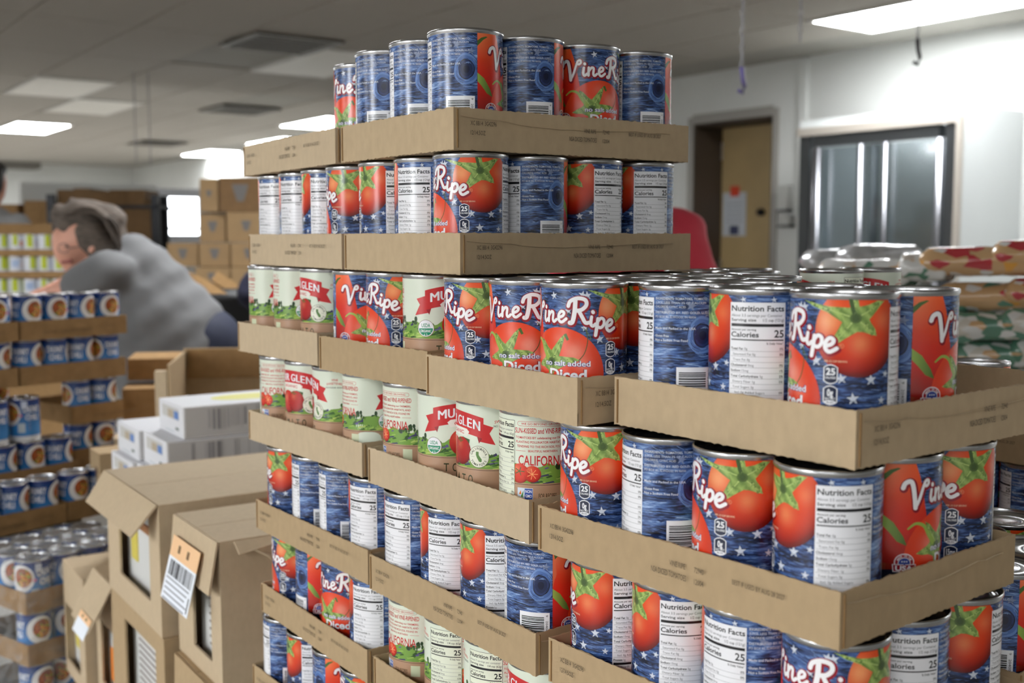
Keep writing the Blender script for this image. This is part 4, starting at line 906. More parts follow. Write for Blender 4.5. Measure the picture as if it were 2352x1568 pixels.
# trays of the rows behind, seen over and past the near ones
def rel(k, u, v_):
    x, y, r = TR[k]; return (x + v_ * math.cos(r) - u * math.sin(r), y + v_ * math.sin(r) + u * math.cos(r), r)
TR['T2B'] = rel('T2L3', .12, .338); t_('T2B', 2, S, L, 'kraft tray in the back row of the third layer', '', 1)
load(TR['T2B'], 2, 'back tray', [], [], [(0, 0, v, 100), (0, 1, v, 200), (1, 1, v, 40), (2, 0, g, 90), (3, 0, g, 20)])
TR['T4C'] = rel('T4R', .01, .243); t_('T4C', 4, L, S, 'kraft tray right behind the near one, fifth layer', 'front', 1)
load(TR['T4C'], 4, 'right tray', [(v, 335), (v, 180), (v, 160), (v, 60)], [], [(i, j, v, 60 * i + 50 * j) for i in (1, 2) for j in range(4)])
TR['T5C'] = rel('T5R', .01, .243); t_('T5C', 5, L, S, 'kraft tray right behind the near one, sixth layer', 'front', 1)
load(TR['T5C'], 5, 'right tray', [(v, 300), (v, 90), (v, 160), (v, 60)])
TR['T4D'] = rel('T4R', .20, .68); t_('T4D', 4, L, S, 'kraft tray farthest right, fifth layer', '', 1)
load(TR['T4D'], 4, 'far right tray', [(v, 320), (v, 310), (v, 90), (v, 170)], [(v, 150)])
TR['T3D'] = rel('T4R', .20, .68); t_('T3D', 3, L, S, 'kraft tray farthest right, fourth layer', 'left', 1)
load(TR['T3D'], 3, 'far right tray', [(None, 0), (v, 310), (v, 90), (v, 170)])

# layers under the back and right-hand trays
for q_, k_ in enumerate((3, 4, 5, 6)):
    TR['B%d' % k_] = TR['T2B']; t_('B%d' % k_, k_, S, L, 'kraft tray of the back row, %s layer' % TIER[k_], '', 1)
    load(TR['T2B'], k_, 'back row tray', [(v, 40 * q_), (v, 200), (v, 120)], [(v, 250), (v, 90 + 40 * q_), (v, 310)])
for q_, k_ in enumerate((5, 6)):
    TR['D%d' % k_] = TR['T4D']; t_('D%d' % k_, k_, L, S, 'kraft tray farthest right, %s layer' % TIER[k_], '', 1)
    load(TR['T4D'], k_, 'far right tray', [(v, 250), (v, 100), (v, 20), (v, 160)], [(v, 300)])
TR['T6C'] = TR['T5C']; t_('T6C', 6, L, S, 'kraft tray right behind the near one, seventh layer', 'front', 1)
load(TR['T6C'], 6, 'right tray', [(v, 120), (v, 240), (v, 30), (v, 150)])
TR['T6R'] = TR['T5R']; t_('T6R', 6, L, S, 'kraft tray below the bottom edge, nearest, seventh layer', 'left', 1)
load(TR['T6R'], 6, 'near tray', [(v, 60), (v, 240), (v, 30), (v, 150)], [(v, 200), (v, 100)])
# ------------------------------------------------------------ left: trays of chili cans
CH = math.atan2(.8, .6); CE = Vector((.6, .8, 0)); CU = Vector((-.8, .6, 0))
TC = .05; rc = random.Random(4)
CCODE = [flat_print('printed_code', [('CHUNKY CHILI WITH BEANS', 60, 14, 9, 140)], srgb(110, 86, 56)), flat_print('printed_code', [('12 / 15 OZ', 220, 22, 6, 50)], srgb(110, 86, 56))]
def chili(name_pos, zr, lv, lab, n, rows=1, faces=None, where='', code=True, mi=3, lu=S):
    x, y = name_pos; tray(x, y, H + zr, CH, lu, lv, lab, 'front' if code else '', mi, 0, TC, 'chili can trays', 'can_tray', CCODE)
    for j in range(rows):
        for i in range(n):
            a = inside((x, y, CH), i, j); f = faces[i] if (faces and j == 0) else rc.uniform(0, 360)
            if f is None: continue
            if j: lb = 'blue chili can, %s row back, %s from left, %s' % (ORD[j], ORD[i], where)
            else: lb = 'blue chili can, %s from left along the front of %s' % (ORD[i], where)
            can('c', a[0], a[1], H + zr + .003, f, lb, 'chili cans in ' + where)
def shift(p, e=0, u=0): q = Vector((p[0], p[1], 0)) + CE * e + CU * u; return (q.x, q.y)
Be = (-1.064, 3.05)
BaseW = mat('chili_kraft', srgb(150, 124, 82), .8, 0, .08, 40)
chili(shift(Be, -.309), -.26, L, 'brown tray on top of the chili stack, right end', 4, 1, [60, 70, 40, 62], 'the top right tray')
chili(shift(Be, -.622), -.26, L, 'brown tray on top of the chili stack, left end', 4, 1, [60, 70, 40, 80], 'the top left tray')
chili(shift(Be, -.309, .01), -.378, L, 'brown tray second from top of the chili stack, right end', 4, 1, [25, 350, 15, 320], 'the second right tray', False)
chili(shift(Be, -.622, .01), -.378, L, 'brown tray second from top of the chili stack, left end', 4, 1, [25, 15, 350, 30], 'the second left tray', False)
chili(shift(Be, -.170, .01), -.496, .157, 'short brown tray third from top, right end of the chili stack', 2, 1, [330, 20], 'the third right tray')
chili(shift(Be, -.170, .01), -.614, .157, 'short brown tray fourth from top, right end of the chili stack', 2, 1, [20, 80], 'the fourth right tray', False)
chili(shift(Be, -.50, .25), -.496, L, 'brown tray in shade behind the loose chili cans', 4, 1, None, 'the shaded tray behind', False)
chili(shift(Be, -.50, .25), -.614, L, 'brown tray lower in shade behind the loose chili cans', 4, 1, None, 'the lower shaded tray', False)
F4 = shift(Be, -.484, -.03)
chili(F4, -.634, L, 'brown tray below two loose chili cans', 4, 1, [10, 20, 60, 12], 'the tray below the loose cans')
chili(F4, -.752, L, 'brown tray lower left in the chili stack behind plastic', 4, 1, [200, 300, 20, 90], 'the tray under that')
for i, e_ in enumerate((.098, .182)):
    p = shift(F4, e_, .042); can('c', p[0], p[1], H - .634 + .003 + CANH / 1000, 150, ['left of two loose chili cans standing on can lids', 'right of two loose chili cans standing on can lids'][i], 'loose chili cans')
G6 = (-1.065, 2.36); G5 = shift(G6, -.06, .13)
chili(shift(G6, 0, .0), -.824, L, 'brown tray with wrapped chili cans, lower left, near corner', 4, 3, [130, 60, 10, 20], 'the wrapped near tray')
chili(shift(G6, 0, .236), -.824, L, 'brown tray with wrapped chili cans, lower left, second row', 4, 1, None, 'the wrapped second tray', False)
chili(shift(G6, .312, .0), -.824, L, 'brown tray with wrapped chili cans, lower left, behind the cartons', 4, 2, None, 'the wrapped right tray', False)
chili(shift(G5, 0, .11), -.703, L, 'brown tray with printed side above the wrapped can lids', 4, 1, [60, 75, 200, 20], 'the tray above the wrapped lids')
chili(shift(G5, .312, .11), -.703, L, 'brown tray above the wrapped can lids, right part', 4, 1, [60, 20, 200, 20], 'the right tray above wrapped lids')
chili(G6, -.942, L, 'brown tray bottom left under the wrapped chili cans', 4, 1, [250, 80, 20, 20], 'the lowest wrapped tray')
chili(shift(G6, .0), -1.060, L, 'brown tray cut by the bottom edge, lower left', 4, 1, [60, 300, 20, 20], 'the tray at the bottom edge', False)
def film():
    m = bpy.data.materials.new('stretch_film'); m.use_nodes = True; nt = m.node_tree; N = nt.nodes
    for x in list(N): N.remove(x)
    o = N.new('ShaderNodeOutputMaterial'); mx = N.new('ShaderNodeMixShader'); t = N.new('ShaderNodeBsdfTransparent'); g_ = N.new('ShaderNodeBsdfPrincipled'); n = N.new('ShaderNodeTexNoise'); bp = N.new('ShaderNodeBump'); r = N.new('ShaderNodeMapRange')
    n.inputs['Scale'].default_value = 14; n.inputs['Detail'].default_value = 3; n.inputs['Distortion'].default_value = 1.2; bp.inputs['Strength'].default_value = .6; bp.inputs['Distance'].default_value = .02
    g_.inputs['Base Color'].default_value = (.62, .64, .66, 1); g_.inputs['Roughness'].default_value = .22
    r.inputs['From Min'].default_value = .35; r.inputs['From Max'].default_value = .75; r.inputs['To Min'].default_value = .06; r.inputs['To Max'].default_value = .34
    nt.links.new(n.outputs['Fac'], r.inputs['Value']); nt.links.new(r.outputs[0], mx.inputs[0]); nt.links.new(n.outputs['Fac'], bp.inputs['Height']); nt.links.new(bp.outputs[0], g_.inputs['Normal'])
    nt.links.new(t.outputs[0], mx.inputs[1]); nt.links.new(g_.outputs[0], mx.inputs[2]); nt.links.new(mx.outputs[0], o.inputs[0]); return m
FILM = film()
def sheet(name, P, nx, ny, amp, m, label, cat, seed, group=None):
    """rippled sheet over a row of corner points P[j][i] (bilinear strips)"""
    rnd = random.Random(seed); mb = MB(); vs = []; fs = []; W_ = (len(P) - 1) * nx + 1
    for a in range(W_):
        k = min(a // nx, len(P) - 2); t = a / nx - k
        for b in range(ny + 1):
            s_ = b / ny; p = [Vector(P[k + q][0]).lerp(Vector(P[k + q][1]), s_) for q in (0, 1)]; q = p[0].lerp(p[1], t)
            vs.append(q + Vector((rnd.uniform(-1, 1), rnd.uniform(-1, 1), rnd.uniform(-1, 1))) * amp)
    for a in range(W_ - 1):
        for b in range(ny): fs.append((a * (ny + 1) + b, (a + 1) * (ny + 1) + b, (a + 1) * (ny + 1) + b + 1, a * (ny + 1) + b + 1))
    mb.add(vs, fs); o = mb.build(name, m, smooth=True); return tag(o, label, cat, group)
def q3(p, z): return (p[0], p[1], H + z)
a_, b_, c_ = shift(G6, -.012, .5), shift(G6, -.012, -.012), shift(G6, .45, -.012)
sheet('stretch_film', [(q3(a_, -.70), q3(a_, -1.15)), (q3(b_, -.70), q3(b_, -1.15)), (q3(c_, -.70), q3(c_, -1.15))], 14, 16, .0028, FILM, 'clear stretch film wrapped around the lower left chili trays', 'film', 2)
a_, b_, c_, d_ = shift(G6, -.012, .235), shift(G6, -.012, -.012), shift(G6, .6, -.012), shift(G6, .6, .235)
sheet('stretch_film', [(q3(a_, -.7042), q3(b_, -.7042)), (q3(d_, -.7042), q3(c_, -.7042))], 40, 16, .0012, FILM, 'clear film stretched over the lids of the lower left chili cans', 'film', 5)

# ------------------------------------------------------------ cartons
def torn(mb, P, col=None, th=.003):
    """thick outline P (3D points of a flat flap)"""
    n = (P[1] - P[0]).cross(P[2] - P[1]).normalized() * th
    vs = list(P) + [p - n for p in P]; m = len(P)
    tri = tessellate_polygon([P]); fs = [tuple(t) for t in tri] + [tuple(i + m for i in t[::-1]) for t in tri] + [(i, i + m, (i + 1) % m + m, (i + 1) % m) for i in range(m)]
    mb.add(vs, fs, col)
def carton(name, x, y, zb, zt, rot, lu, lv, label, mi=0, window=None, inner=None, flap=None, group='kraft cartons', print_=None, top=True, emblem=None, cat='carton', wmat=None):
    o = empty(name, (x, y, H + zb), rot); tag(o, label, cat, group); h = zt - zb; t = .004; m = wmat or (KRAFT[mi] if mi < 3 else KDARK)
    if window:
        u0, u1, z0, z1 = window
        part('left_panel', m, o, (0, t, 0, u0, 0, h), (0, t, u1, lu, 0, h), (0, t, u0, u1, 0, z0), (0, t, u0, u1, z1, h))
        mb = MB(); mb.box(.02, .03, u0 - .02, u1 + .02, z0 - .02, z1 + .02, srgb(206, 206, 204))
        if inner == 'yellow':
            mb.box(.018, .02, u1 - .05, u1 - .01, z0 + .03, z1 - .03, srgb(206, 190, 84)); mb.box(.018, .02, u0 + .0, u0 + .02, z0 + .05, z1 - .05, srgb(206, 190, 84)); mb.box(.017, .02, u0 + .03, u1 - .03, z1 - .05, z1 - .035, srgb(150, 100, 60))
        elif inner == 'orange':
            mb.box(.018, .02, u0, u1, z0, z0 + .07, srgb(222, 128, 32)); mb.box(.018, .02, u0 + .03, u0 + .06, z0 + .08, z1, srgb(206, 190, 84)); mb.box(.017, .02, u0 + .01, u0 + .03, z1 - .07, z1 - .03, srgb(80, 130, 60))
        else:
            for i in range(12): mb.box(.0185, .02, u0 + .01, u1 - .02, z0 + .012 * i + .004, z0 + .012 * i + .007, srgb(150, 140, 136))
        mb.build('inner_pack', INK, o, color=True)
    else: part('left_panel', m, o, (0, t, 0, lu, 0, h))
    part('front_panel', m, o, (t, lv, 0, t, 0, h)); part('back_panel', m, o, (t, lv, lu - t, lu, 0, h)); part('right_panel', m, o, (lv - t, lv, t, lu - t, 0, h)); part('bottom_panel', m, o, (t, lv - t, t, lu - t, 0, t))
    if top:
        half = lu * .5
        part('top_flap', m, o, (0, lv, 0, half - .001, h, h + t)); part('top_flap', m, o, (0, lv, half + .001, lu, h, h + t))
    if flap:
        ln, ang, skew = flap; mb = MB(); a = R_(ang); dx, dz = -math.cos(a) * ln, -math.sin(a) * ln
        torn(mb, [Vector((-.001, 0, h + .003)), Vector((dx, .0 + skew, h + dz)), Vector((dx * 1.02, lu * .9 + skew, h + dz)), Vector((-.001, lu, h + .003))]); mb.build('side_flap', m, o)
    if print_:
        mb = MB()
        for q in print_: mb.box(*q[:6], q[6])
        mb.build('printed_marks', INK, o, color=True)
    if emblem:
        mb = MB()
        for (u0, z0, sc_) in emblem: torn(mb, [Vector((u0 - .05 * sc_, -.0004, z0 + .05 * sc_)), Vector((u0 - .02 * sc_, -.0004, z0 - .05 * sc_)), Vector((u0 + .02 * sc_, -.0004, z0 - .05 * sc_)), Vector((u0 + .05 * sc_, -.0004, z0 + .05 * sc_))][::-1], srgb(104, 100, 98), .0006)
        mb.build('printed_emblem', INK, o, color=True)
    return o
ra = R_(34)
A = carton('display_carton', -.57, 1.75, -.649, -.432, ra, .33, .36, 'kraft display carton with open side flap, in front of white cartons', 2, (.06, .25, .045, .19), 'yellow', (.062, 52, .02))
B = carton('display_carton', -.425, 1.572, -.663, -.443, ra, .205, .36, 'kraft display carton with barcode sticker, beside the can stack', 2, (.045, .13, .03, .17), 'text', (.075, 78, .0))
carton('display_carton', -.565, 1.742, -.872, -.653, ra, .33, .34, 'lower kraft display carton under the flapped one', 1, (.05, .24, .03, .19), 'text', None)
carton('display_carton', -.428, 1.562, -.888, -.667, ra, .20, .34, 'lower kraft display carton under the stickered one', 1, None, None, (.05, 80, 0))
E_ = at(190, 1337, 2.25); Fp = at(262, 1350, 2.12)
carton('display_carton', E_.x, E_.y, E_.z - H - .25, E_.z - H, ra, .19, .34, 'closed kraft display carton at lower left near wrapped cans', 2, (.05, .18, .03, .16), 'yellow', None)
Fc = carton('display_carton', Fp.x, Fp.y, Fp.z - H - .25, Fp.z - H, ra, .155, .34, 'small kraft carton with orange sticker flap, lower left', 2, (.02, .12, .02, .15), 'orange', (.10, 62, .01))
carton('display_carton', Fp.x + .004, Fp.y + .003, Fp.z - H - .47, Fp.z - H - .252, ra, .155, .34, 'kraft carton cut by the bottom edge under the orange sticker', 2, (.02, .12, .02, .15), 'orange', None)
# stickers
def sticker(par, M, wd, hh, label, bar=True):
    mb = MB(); W2 = wd / 2
    mb.box(-W2, W2, -.0008, 0, -hh * .32, 0, srgb(240, 196, 150)); mb.box(-W2, W2, -.0008, 0, -hh, -hh * .32, srgb(236, 240, 248))
    rnd = random.Random(8); x = -W2 + .012
    if bar:
        while x < W2 - .008:
            q = rnd.choice((.0008, .0014, .0024)); mb.box(x, x + q, -.0012, -.0008, -hh * .60, -hh * .36, BLACK); x += q + rnd.choice((.0014, .0024, .004))
        for i in range(5): mb.box(-W2 + .008, W2 - .012 - .006 * (i % 3), -.0012, -.0008, -hh * .66 - .008 * i, -hh * .66 - .008 * i + .0022, srgb(150, 152, 160))
        mb.box(W2 - .009, W2 - .006, -.0012, -.0008, -hh * .95, -hh * .72, BLACK)
    for q in (-.4, .25): mb.box(W2 * q - .004, W2 * q + .006, -.0012, -.0008, -hh * .22, -hh * .10, srgb(120, 90, 60))
    o = mb.build('price_sticker', INK, par, color=True); o.matrix_local = M; o['label'] = label; return o
# the sheet lies against the flap: local x along the flap, -y outwards
sticker(B, Matrix.Translation((-.014, .105, .200)) @ Matrix.Rotation(-PI / 2, 4, 'Z') @ Matrix.Rotation(R_(-14), 4, 'X'), .128, .098, 'orange and white barcode sticker')
sticker(Fc, Matrix.Translation((-.040, .060, .186)) @ Matrix.Rotation(-PI / 2, 4, 'Z') @ Matrix.Rotation(R_(-26), 4, 'X'), .088, .042, 'orange sticker', False)
# torn front flap of the stickered carton
mb = MB(); rt = random.Random(3)
pts = [Vector((.02, -.002, .221)), Vector((.16, -.002, .221))] + [Vector((.16 - .14 * k / 8, -.035 - .012 * math.sin(k * 1.3), .185 + .012 * rt.random() + .02 * (k > 5))) for k in range(9)]
torn(mb, pts); mb.build('torn_flap', KRAFT[2], B)
# white cartons
WC = mat('white_carton_board', srgb(222, 222, 226), .5)
GREYP = srgb(150, 148, 150)
def white(x, y, z, label, seed, lv=.36):
    rnd = random.Random(seed); o = empty('white_carton', (x, y, H + z), ra); tag(o, label, 'carton', 'white cartons behind the display cartons')
    lu, h = .165, .066; bx = part('box_body', WC, o, (0, lv, 0, lu, 0, h)); bevel(bx, .003)
    mb = MB(); mb.box(.004, lv - .004, -.0006, 0, .003, h - .003, srgb(190, 188, 188))
    xx = .05
    while xx < lv - .02:
        q = rnd.choice((.0012, .002, .003, .006)); mb.box(xx, xx + q, -.001, -.0006, .012 + .01 * rnd.random(), h - .008, lerp(srgb(180, 178, 180), srgb(120, 118, 122), rnd.random() ** 2)); xx += q + rnd.choice((.0015, .002, .004, .02))
    mb.build('printed_side', INK, o, color=True)
    mb = MB(); mb.box(-.0006, 0, .03, .14, .034, .058, srgb(196, 194, 190)); mb.box(-.001, -.0006, .03, .06, .036, .052, srgb(96, 130, 190)); mb.box(-.001, -.0006, .065, .10, .036, .052, srgb(176, 160, 136)); mb.box(-.001, -.0006, .03, .05, .014, .019, srgb(90, 100, 94)); mb.box(-.001, -.0006, .06, .12, .006, .010, srgb(206, 210, 214))
    mb.build('printed_end', INK, o, color=True)
    mb = MB(); c = srgb(220, 214, 120); mb.add([(.17 + .085 * math.cos(q), lu / 2 + .045 * math.sin(q), h + .0006) for q in [2 * PI * k / 20 for k in range(20)]], [tuple(range(20))], c)
    mb.build('printed_top', INK, o, color=True)
    return o
W0 = Vector((-.661, 2.2, 0)); rv = Vector((math.cos(ra), math.sin(ra), 0)); ru = Vector((-math.sin(ra), math.cos(ra), 0))
for i, (dv, du_, z, lb) in enumerate(((0, 0, -.404, 'topmost white carton with yellow oval on its lid'), (-.035, -.0, -.471, 'white carton directly under the topmost one, grey printed side'), (-.045, .168, -.471, 'white carton behind left of the topmost one, second level'), (-.05, .0, -.538, 'lowest front white carton just above the kraft flap'), (-.06, .168, -.538, 'lowest left white carton peeking over the kraft flap'))):
    p = W0 + rv * dv + ru * du_; white(p.x, p.y, z, lb, i)
p = W0 + rv * (-.06) - ru * .0; carton('support_carton', p.x, p.y, Fp.z - H + .006, -.543, ra, .34, .40, 'kraft carton hidden under the white cartons', 1)
p = at(228, 1046, 2.75); carton('small_carton', p.x, p.y, p.z - H - .12, p.z - H, ra, .10, .2, 'small brown carton with dark print left of white cartons', 1, print_=[(-.0006, 0, .02, .05, .07, .085, srgb(110, 86, 60))], flap=None)
p = at(262, 1028, 2.95); carton('small_carton', p.x, p.y, p.z - H - .3, p.z - H + .02, R_(20), .12, .2, 'pale brown carton corner behind the small printed carton', 2)
# big open carton and the dark one beside it
oc = empty('open_carton', (-.835, 2.66, H - .82), R_(10)); tag(oc, 'large open kraft carton behind the white cartons, inside visible', 'carton')
part('back_wall', KRAFT[1], oc, (0, .5, .34, .346, 0, .522)); part('left_wall', KRAFT[1], oc, (0, .006, 0, .34, 0, .515)); part('right_wall', KRAFT[1], oc, (.494, .5, 0, .34, 0, .50)); part('front_wall', KRAFT[1], oc, (.006, .494, 0, .006, 0, .36)); part('base_panel', KRAFT[1], oc, (.006, .494, .006, .34, 0, .006))
part('folded_flap', KDARK, oc, (.01, .49, .330, .336, .44, .52)); part('corner_post', KRAFT[2], oc, (-.03, -.002, .0, .03, .1, .50))
p = at(292, 828, 3.25); carton('storage_carton', p.x, p.y, p.z - H - .06, p.z - H, R_(12), .2, .15, 'brown carton panel below the leaning woman', 3)
p = at(280, 885, 3.15); carton('storage_carton', p.x, p.y, p.z - H - .16, p.z - H - .015, R_(12), .15, .16, 'dark brown carton right of the chili trays', 3)
# ------------------------------------------------------------ people
SKIN = mat('skin', srgb(206, 150, 128), .5, 0, .06, 12); 
def blob(name, caps, vox, m, parent=None, smooth=6, extra=None):
    mb = MB()
    for c in caps: mb.capsule(*c)
    if extra: extra(mb)
    me = mb.mesh(name, m); o = link(name, me)
    md = o.modifiers.new('r', 'REMESH'); md.mode = 'VOXEL'; md.voxel_size = vox; md.use_smooth_shade = True
    sm = o.modifiers.new('s', 'SMOOTH'); sm.iterations = smooth; sm.factor = .5
    bpy.context.view_layer.update(); dg = bpy.context.evaluated_depsgraph_get()
    m2 = bpy.data.meshes.new_from_object(o.evaluated_get(dg)); o.modifiers.clear(); o.data = m2; m2.name = name
    if not m2.materials: m2.materials.append(m)
    m2.polygons.foreach_set('use_smooth', [True] * len(m2.polygons))
    if parent: o.parent = parent
    return o
def hand(mb, wrist, dirv, up, s=1.0):
    """palm and five bent fingers"""
    d = Vector(dirv).normalized(); u_ = Vector(up).normalized(); sd = d.cross(u_).normalized(); wv = Vector(wrist)
    mb.capsule(wv, .024 * s, wv + d * .06 * s, .032 * s); mb.capsule(wv + d * .05 * s + sd * .02 * s, .02 * s, wv + d * .07 * s - sd * .02 * s, .02 * s)
    for k, ln in ((-1.5, .062), (-.5, .074), (.5, .08), (1.5, .07)):
        b = wv + d * .085 * s + sd * (k * .019 * s); m_ = b + d * ln * .5 * s - u_ * .006 * s; e_ = b + d * ln * .85 * s - u_ * .03 * s
        mb.capsule(b, .0095 * s, m_, .0088 * s, 8, 3); mb.capsule(m_, .0088 * s, e_, .0075 * s, 8, 3)
    b = wv + d * .03 * s + sd * .032 * s; m_ = b + d * .03 * s + sd * .025 * s - u_ * .01 * s
    mb.capsule(b, .012 * s, m_, .0105 * s, 8, 3); mb.capsule(m_, .0105 * s, m_ + d * .035 * s - u_ * .008 * s, .0085 * s, 8, 3)
GREYT = mat('grey_tshirt', srgb(100, 100, 101), .85, 0, .06, 9, .4); JEAN = mat('navy_jeans', srgb(24, 30, 52), .8, 0, .1, 60)
HAIRB = mat('greying_brown_hair', srgb(84, 74, 66), .85, 0, .45, 30, .5, stretch=(1, 1, 4))
def person(label, loc_xy):
    o = empty('person', (loc_xy[0], loc_xy[1], 0)); return tag(o, label, 'person')
def P(px, py, d): return at(px, py, d)
# woman leaning over the chili trays, facing left
wm = person('person in grey t-shirt and glasses leaning left over the chili cans', (-1.05, 3.75)); off = Vector((-1.05, 3.75, 0))
D = 3.75
sh_n, sh_f = P(250, 628, D - .14), P(255, 612, D + .16); el_n, el_f = P(160, 668, D - .10), P(140, 668, D + .15); wr_n, wr_f = P(85, 690, D - .02), P(70, 690, D + .12)
hip = P(415, 812, D); chest = P(280, 655, D); neck = P(243, 605, D - .0); hc = P(196, 545, D - .02)
def W_(c): return [tuple([Vector(q[0]) - off, q[1], Vector(q[2]) - off, q[3]]) for q in c]
kn = [Vector((hip.x + .12, D - .10, .52)), Vector((hip.x + .15, D + .12, .52))]; an = [Vector((hip.x + .20, D - .11, .09)), Vector((hip.x + .24, D + .13, .09))]
nose = P(139, 590, D - .02); chin = P(176, 612, D - .02); brow = P(146, 545, D - .02)
def wbody(mb):
    for c in W_([(hc, .082, P(170, 568, D - .02), .068), (P(160, 582, D - .02), .05, chin, .04), (P(152, 570, D - .02), .026, nose, .012), (P(150, 548, D - .02), .045, P(152, 560, D - .02), .045), (P(150, 600, D - .02), .02, P(156, 604, D - .02), .02), (P(212, 575, D - .1), .016, P(214, 562, D - .1), .014),
                 (neck, .058, hc, .055), (chest, .12, hip, .15), (hip + Vector((0, -.09, 0)), .10, kn[0], .065), (hip + Vector((0, .09, 0)), .10, kn[1], .065), (kn[0], .06, an[0], .042), (kn[1], .06, an[1], .042),
                 (sh_n, .058, el_n, .042), (sh_f, .058, el_f, .042), (el_n, .042, wr_n, .028), (el_f, .042, wr_f, .028),
                 (an[0], .04, an[0] + Vector((-.13, -.02, -.055)), .032), (an[1], .04, an[1] + Vector((-.13, .02, -.055)), .032)]): mb.capsule(*c)
    for wv in (wr_n, wr_f): hand(mb, wv - off, (-.85, .1, -.35), (-.3, 0, 1))
blob('body', [], .011, SKIN, wm, 4, wbody)
def folds(o, amp, fr, s0):
    for v_ in o.data.vertices:
        c = v_.co; v_.co = c + v_.normal * amp * (math.sin(fr * (c.x + .9 * c.z) + 2.2 * math.sin(9 * c.y + s0)) + .6 * math.sin(fr * 1.9 * (c.z - .4 * c.x) + s0))
def drape(o):
    for v_ in o.data.vertices:
        c = v_.co; a = c.x * .55 - c.z * .83; b = c.x * .83 + c.z * .55
        v_.co = c + v_.normal * (.0065 * math.sin(34 * a + 2.0 * math.sin(4 * b) + 1.2 * math.sin(6 * c.y)) * (.5 + .5 * math.sin(3 * b + 1)) + .003 * math.sin(70 * a + 3 * b))
o = blob('tshirt', W_([(chest, .150, P(350, 715, D), .170), (P(350, 715, D), .172, P(405, 790, D), .195), (P(405, 790, D), .195, P(395, 850, D), .19), (sh_n, .082, P(188, 652, D - .12), .070), (sh_f, .09, P(190, 650, D + .15), .07), (P(250, 615, D), .075, chest, .13), (P(300, 600, D), .10, P(360, 670, D), .13), (P(330, 625, D), .09, P(440, 745, D), .12)]), .013, GREYT, wm, 5); drape(o)
blob('jeans', W_([(P(462, 800, D), .15, P(430, 850, D), .17), (P(430, 820, D), .165, hip + Vector((.05, 0, -.1)), .17), (hip + Vector((.03, -.09, -.05)), .12, kn[0], .085), (hip + Vector((.03, .09, -.05)), .12, kn[1], .085), (kn[0], .082, an[0] + Vector((0, 0, .05)), .062), (kn[1], .082, an[1] + Vector((0, 0, .05)), .062)]), .014, JEAN, wm, 5)
o = blob('hair', W_([(P(196, 520, D), .092, P(225, 535, D), .096), (P(228, 540, D), .09, P(262, 590, D + .01), .07), (P(180, 500, D), .062, P(150, 500, D - .01), .040), (P(215, 540, D - .06), .06, P(250, 585, D - .06), .05), (P(150, 492, D), .03, P(128, 500, D), .02), (P(128, 496, D), .022, P(130, 528, D), .016), (P(150, 490, D), .035, P(135, 478, D), .02), (P(175, 478, D), .03, P(165, 462, D), .016), (P(215, 490, D), .05, P(250, 510, D), .06)]), .010, HAIRB, wm, 3); folds(o, .0025, 60, 2)
rs_ = random.Random(5); st_ = MB()
for k_ in range(90):                                     # loose strands over the crown and down the back
    a = rs_.uniform(0, 1); y_ = rs_.uniform(-.10, .08); p0 = P(140 + 60 * a, 490 - 22 * a + rs_.uniform(-6, 8), D + y_); p1 = P(205 + 40 * a, 478 + 18 * a + rs_.uniform(-8, 8), D + y_ * 1.1); p2 = P(262 + rs_.uniform(-12, 14), 535 + rs_.uniform(-20, 20), D + y_); p3 = P(275 + rs_.uniform(-22, 10), 600 + rs_.uniform(-20, 16), D + y_ * .8)
    pts = [tuple(q) for q in catmull([tuple(p0 - off), tuple(p1 - off), tuple(p2 - off), tuple(p3 - off)], 4)]
    st_.tube(pts, [.002 + .0035 * math.sin(PI * (i_ + .4) / len(pts)) for i_ in range(len(pts))], 5)
so = st_.build('hair_strands', mat('hair_strand_grey', srgb(96, 85, 76), .85, 0, .5, 14), wm, smooth=True); so['kind'] = 'stuff'
fe = MB(); fe.capsule(P(152, 566, D - .086) - off, .004, P(155, 566, D - .086) - off, .004); fe.build('eye', mat('dark_eye', (.03, .02, .02), .3), wm, smooth=True)
fe = MB(); fe.capsule(P(144, 602, D - .06) - off, .006, P(162, 599, D - .07) - off, .007); fe.build('mouth', mat('lips', srgb(150, 84, 80), .5), wm, smooth=True)
gl = MB(); gc = P(146, 570, D - .095) - off
for q in (0, .09):
    gl.tube([gc + Vector((.018 * math.cos(t), q + .012 * math.cos(t) * 0, .016 * math.sin(t))) for t in [2 * PI * k / 12 for k in range(12)]], .0014, 6, close=True)
gl.tube([gc + Vector((.018, 0, 0)), P(212, 562, D - .10) - off], .002, 6); gl.build('glasses', mat('glasses_frame', (.12, .1, .1), .3), wm)
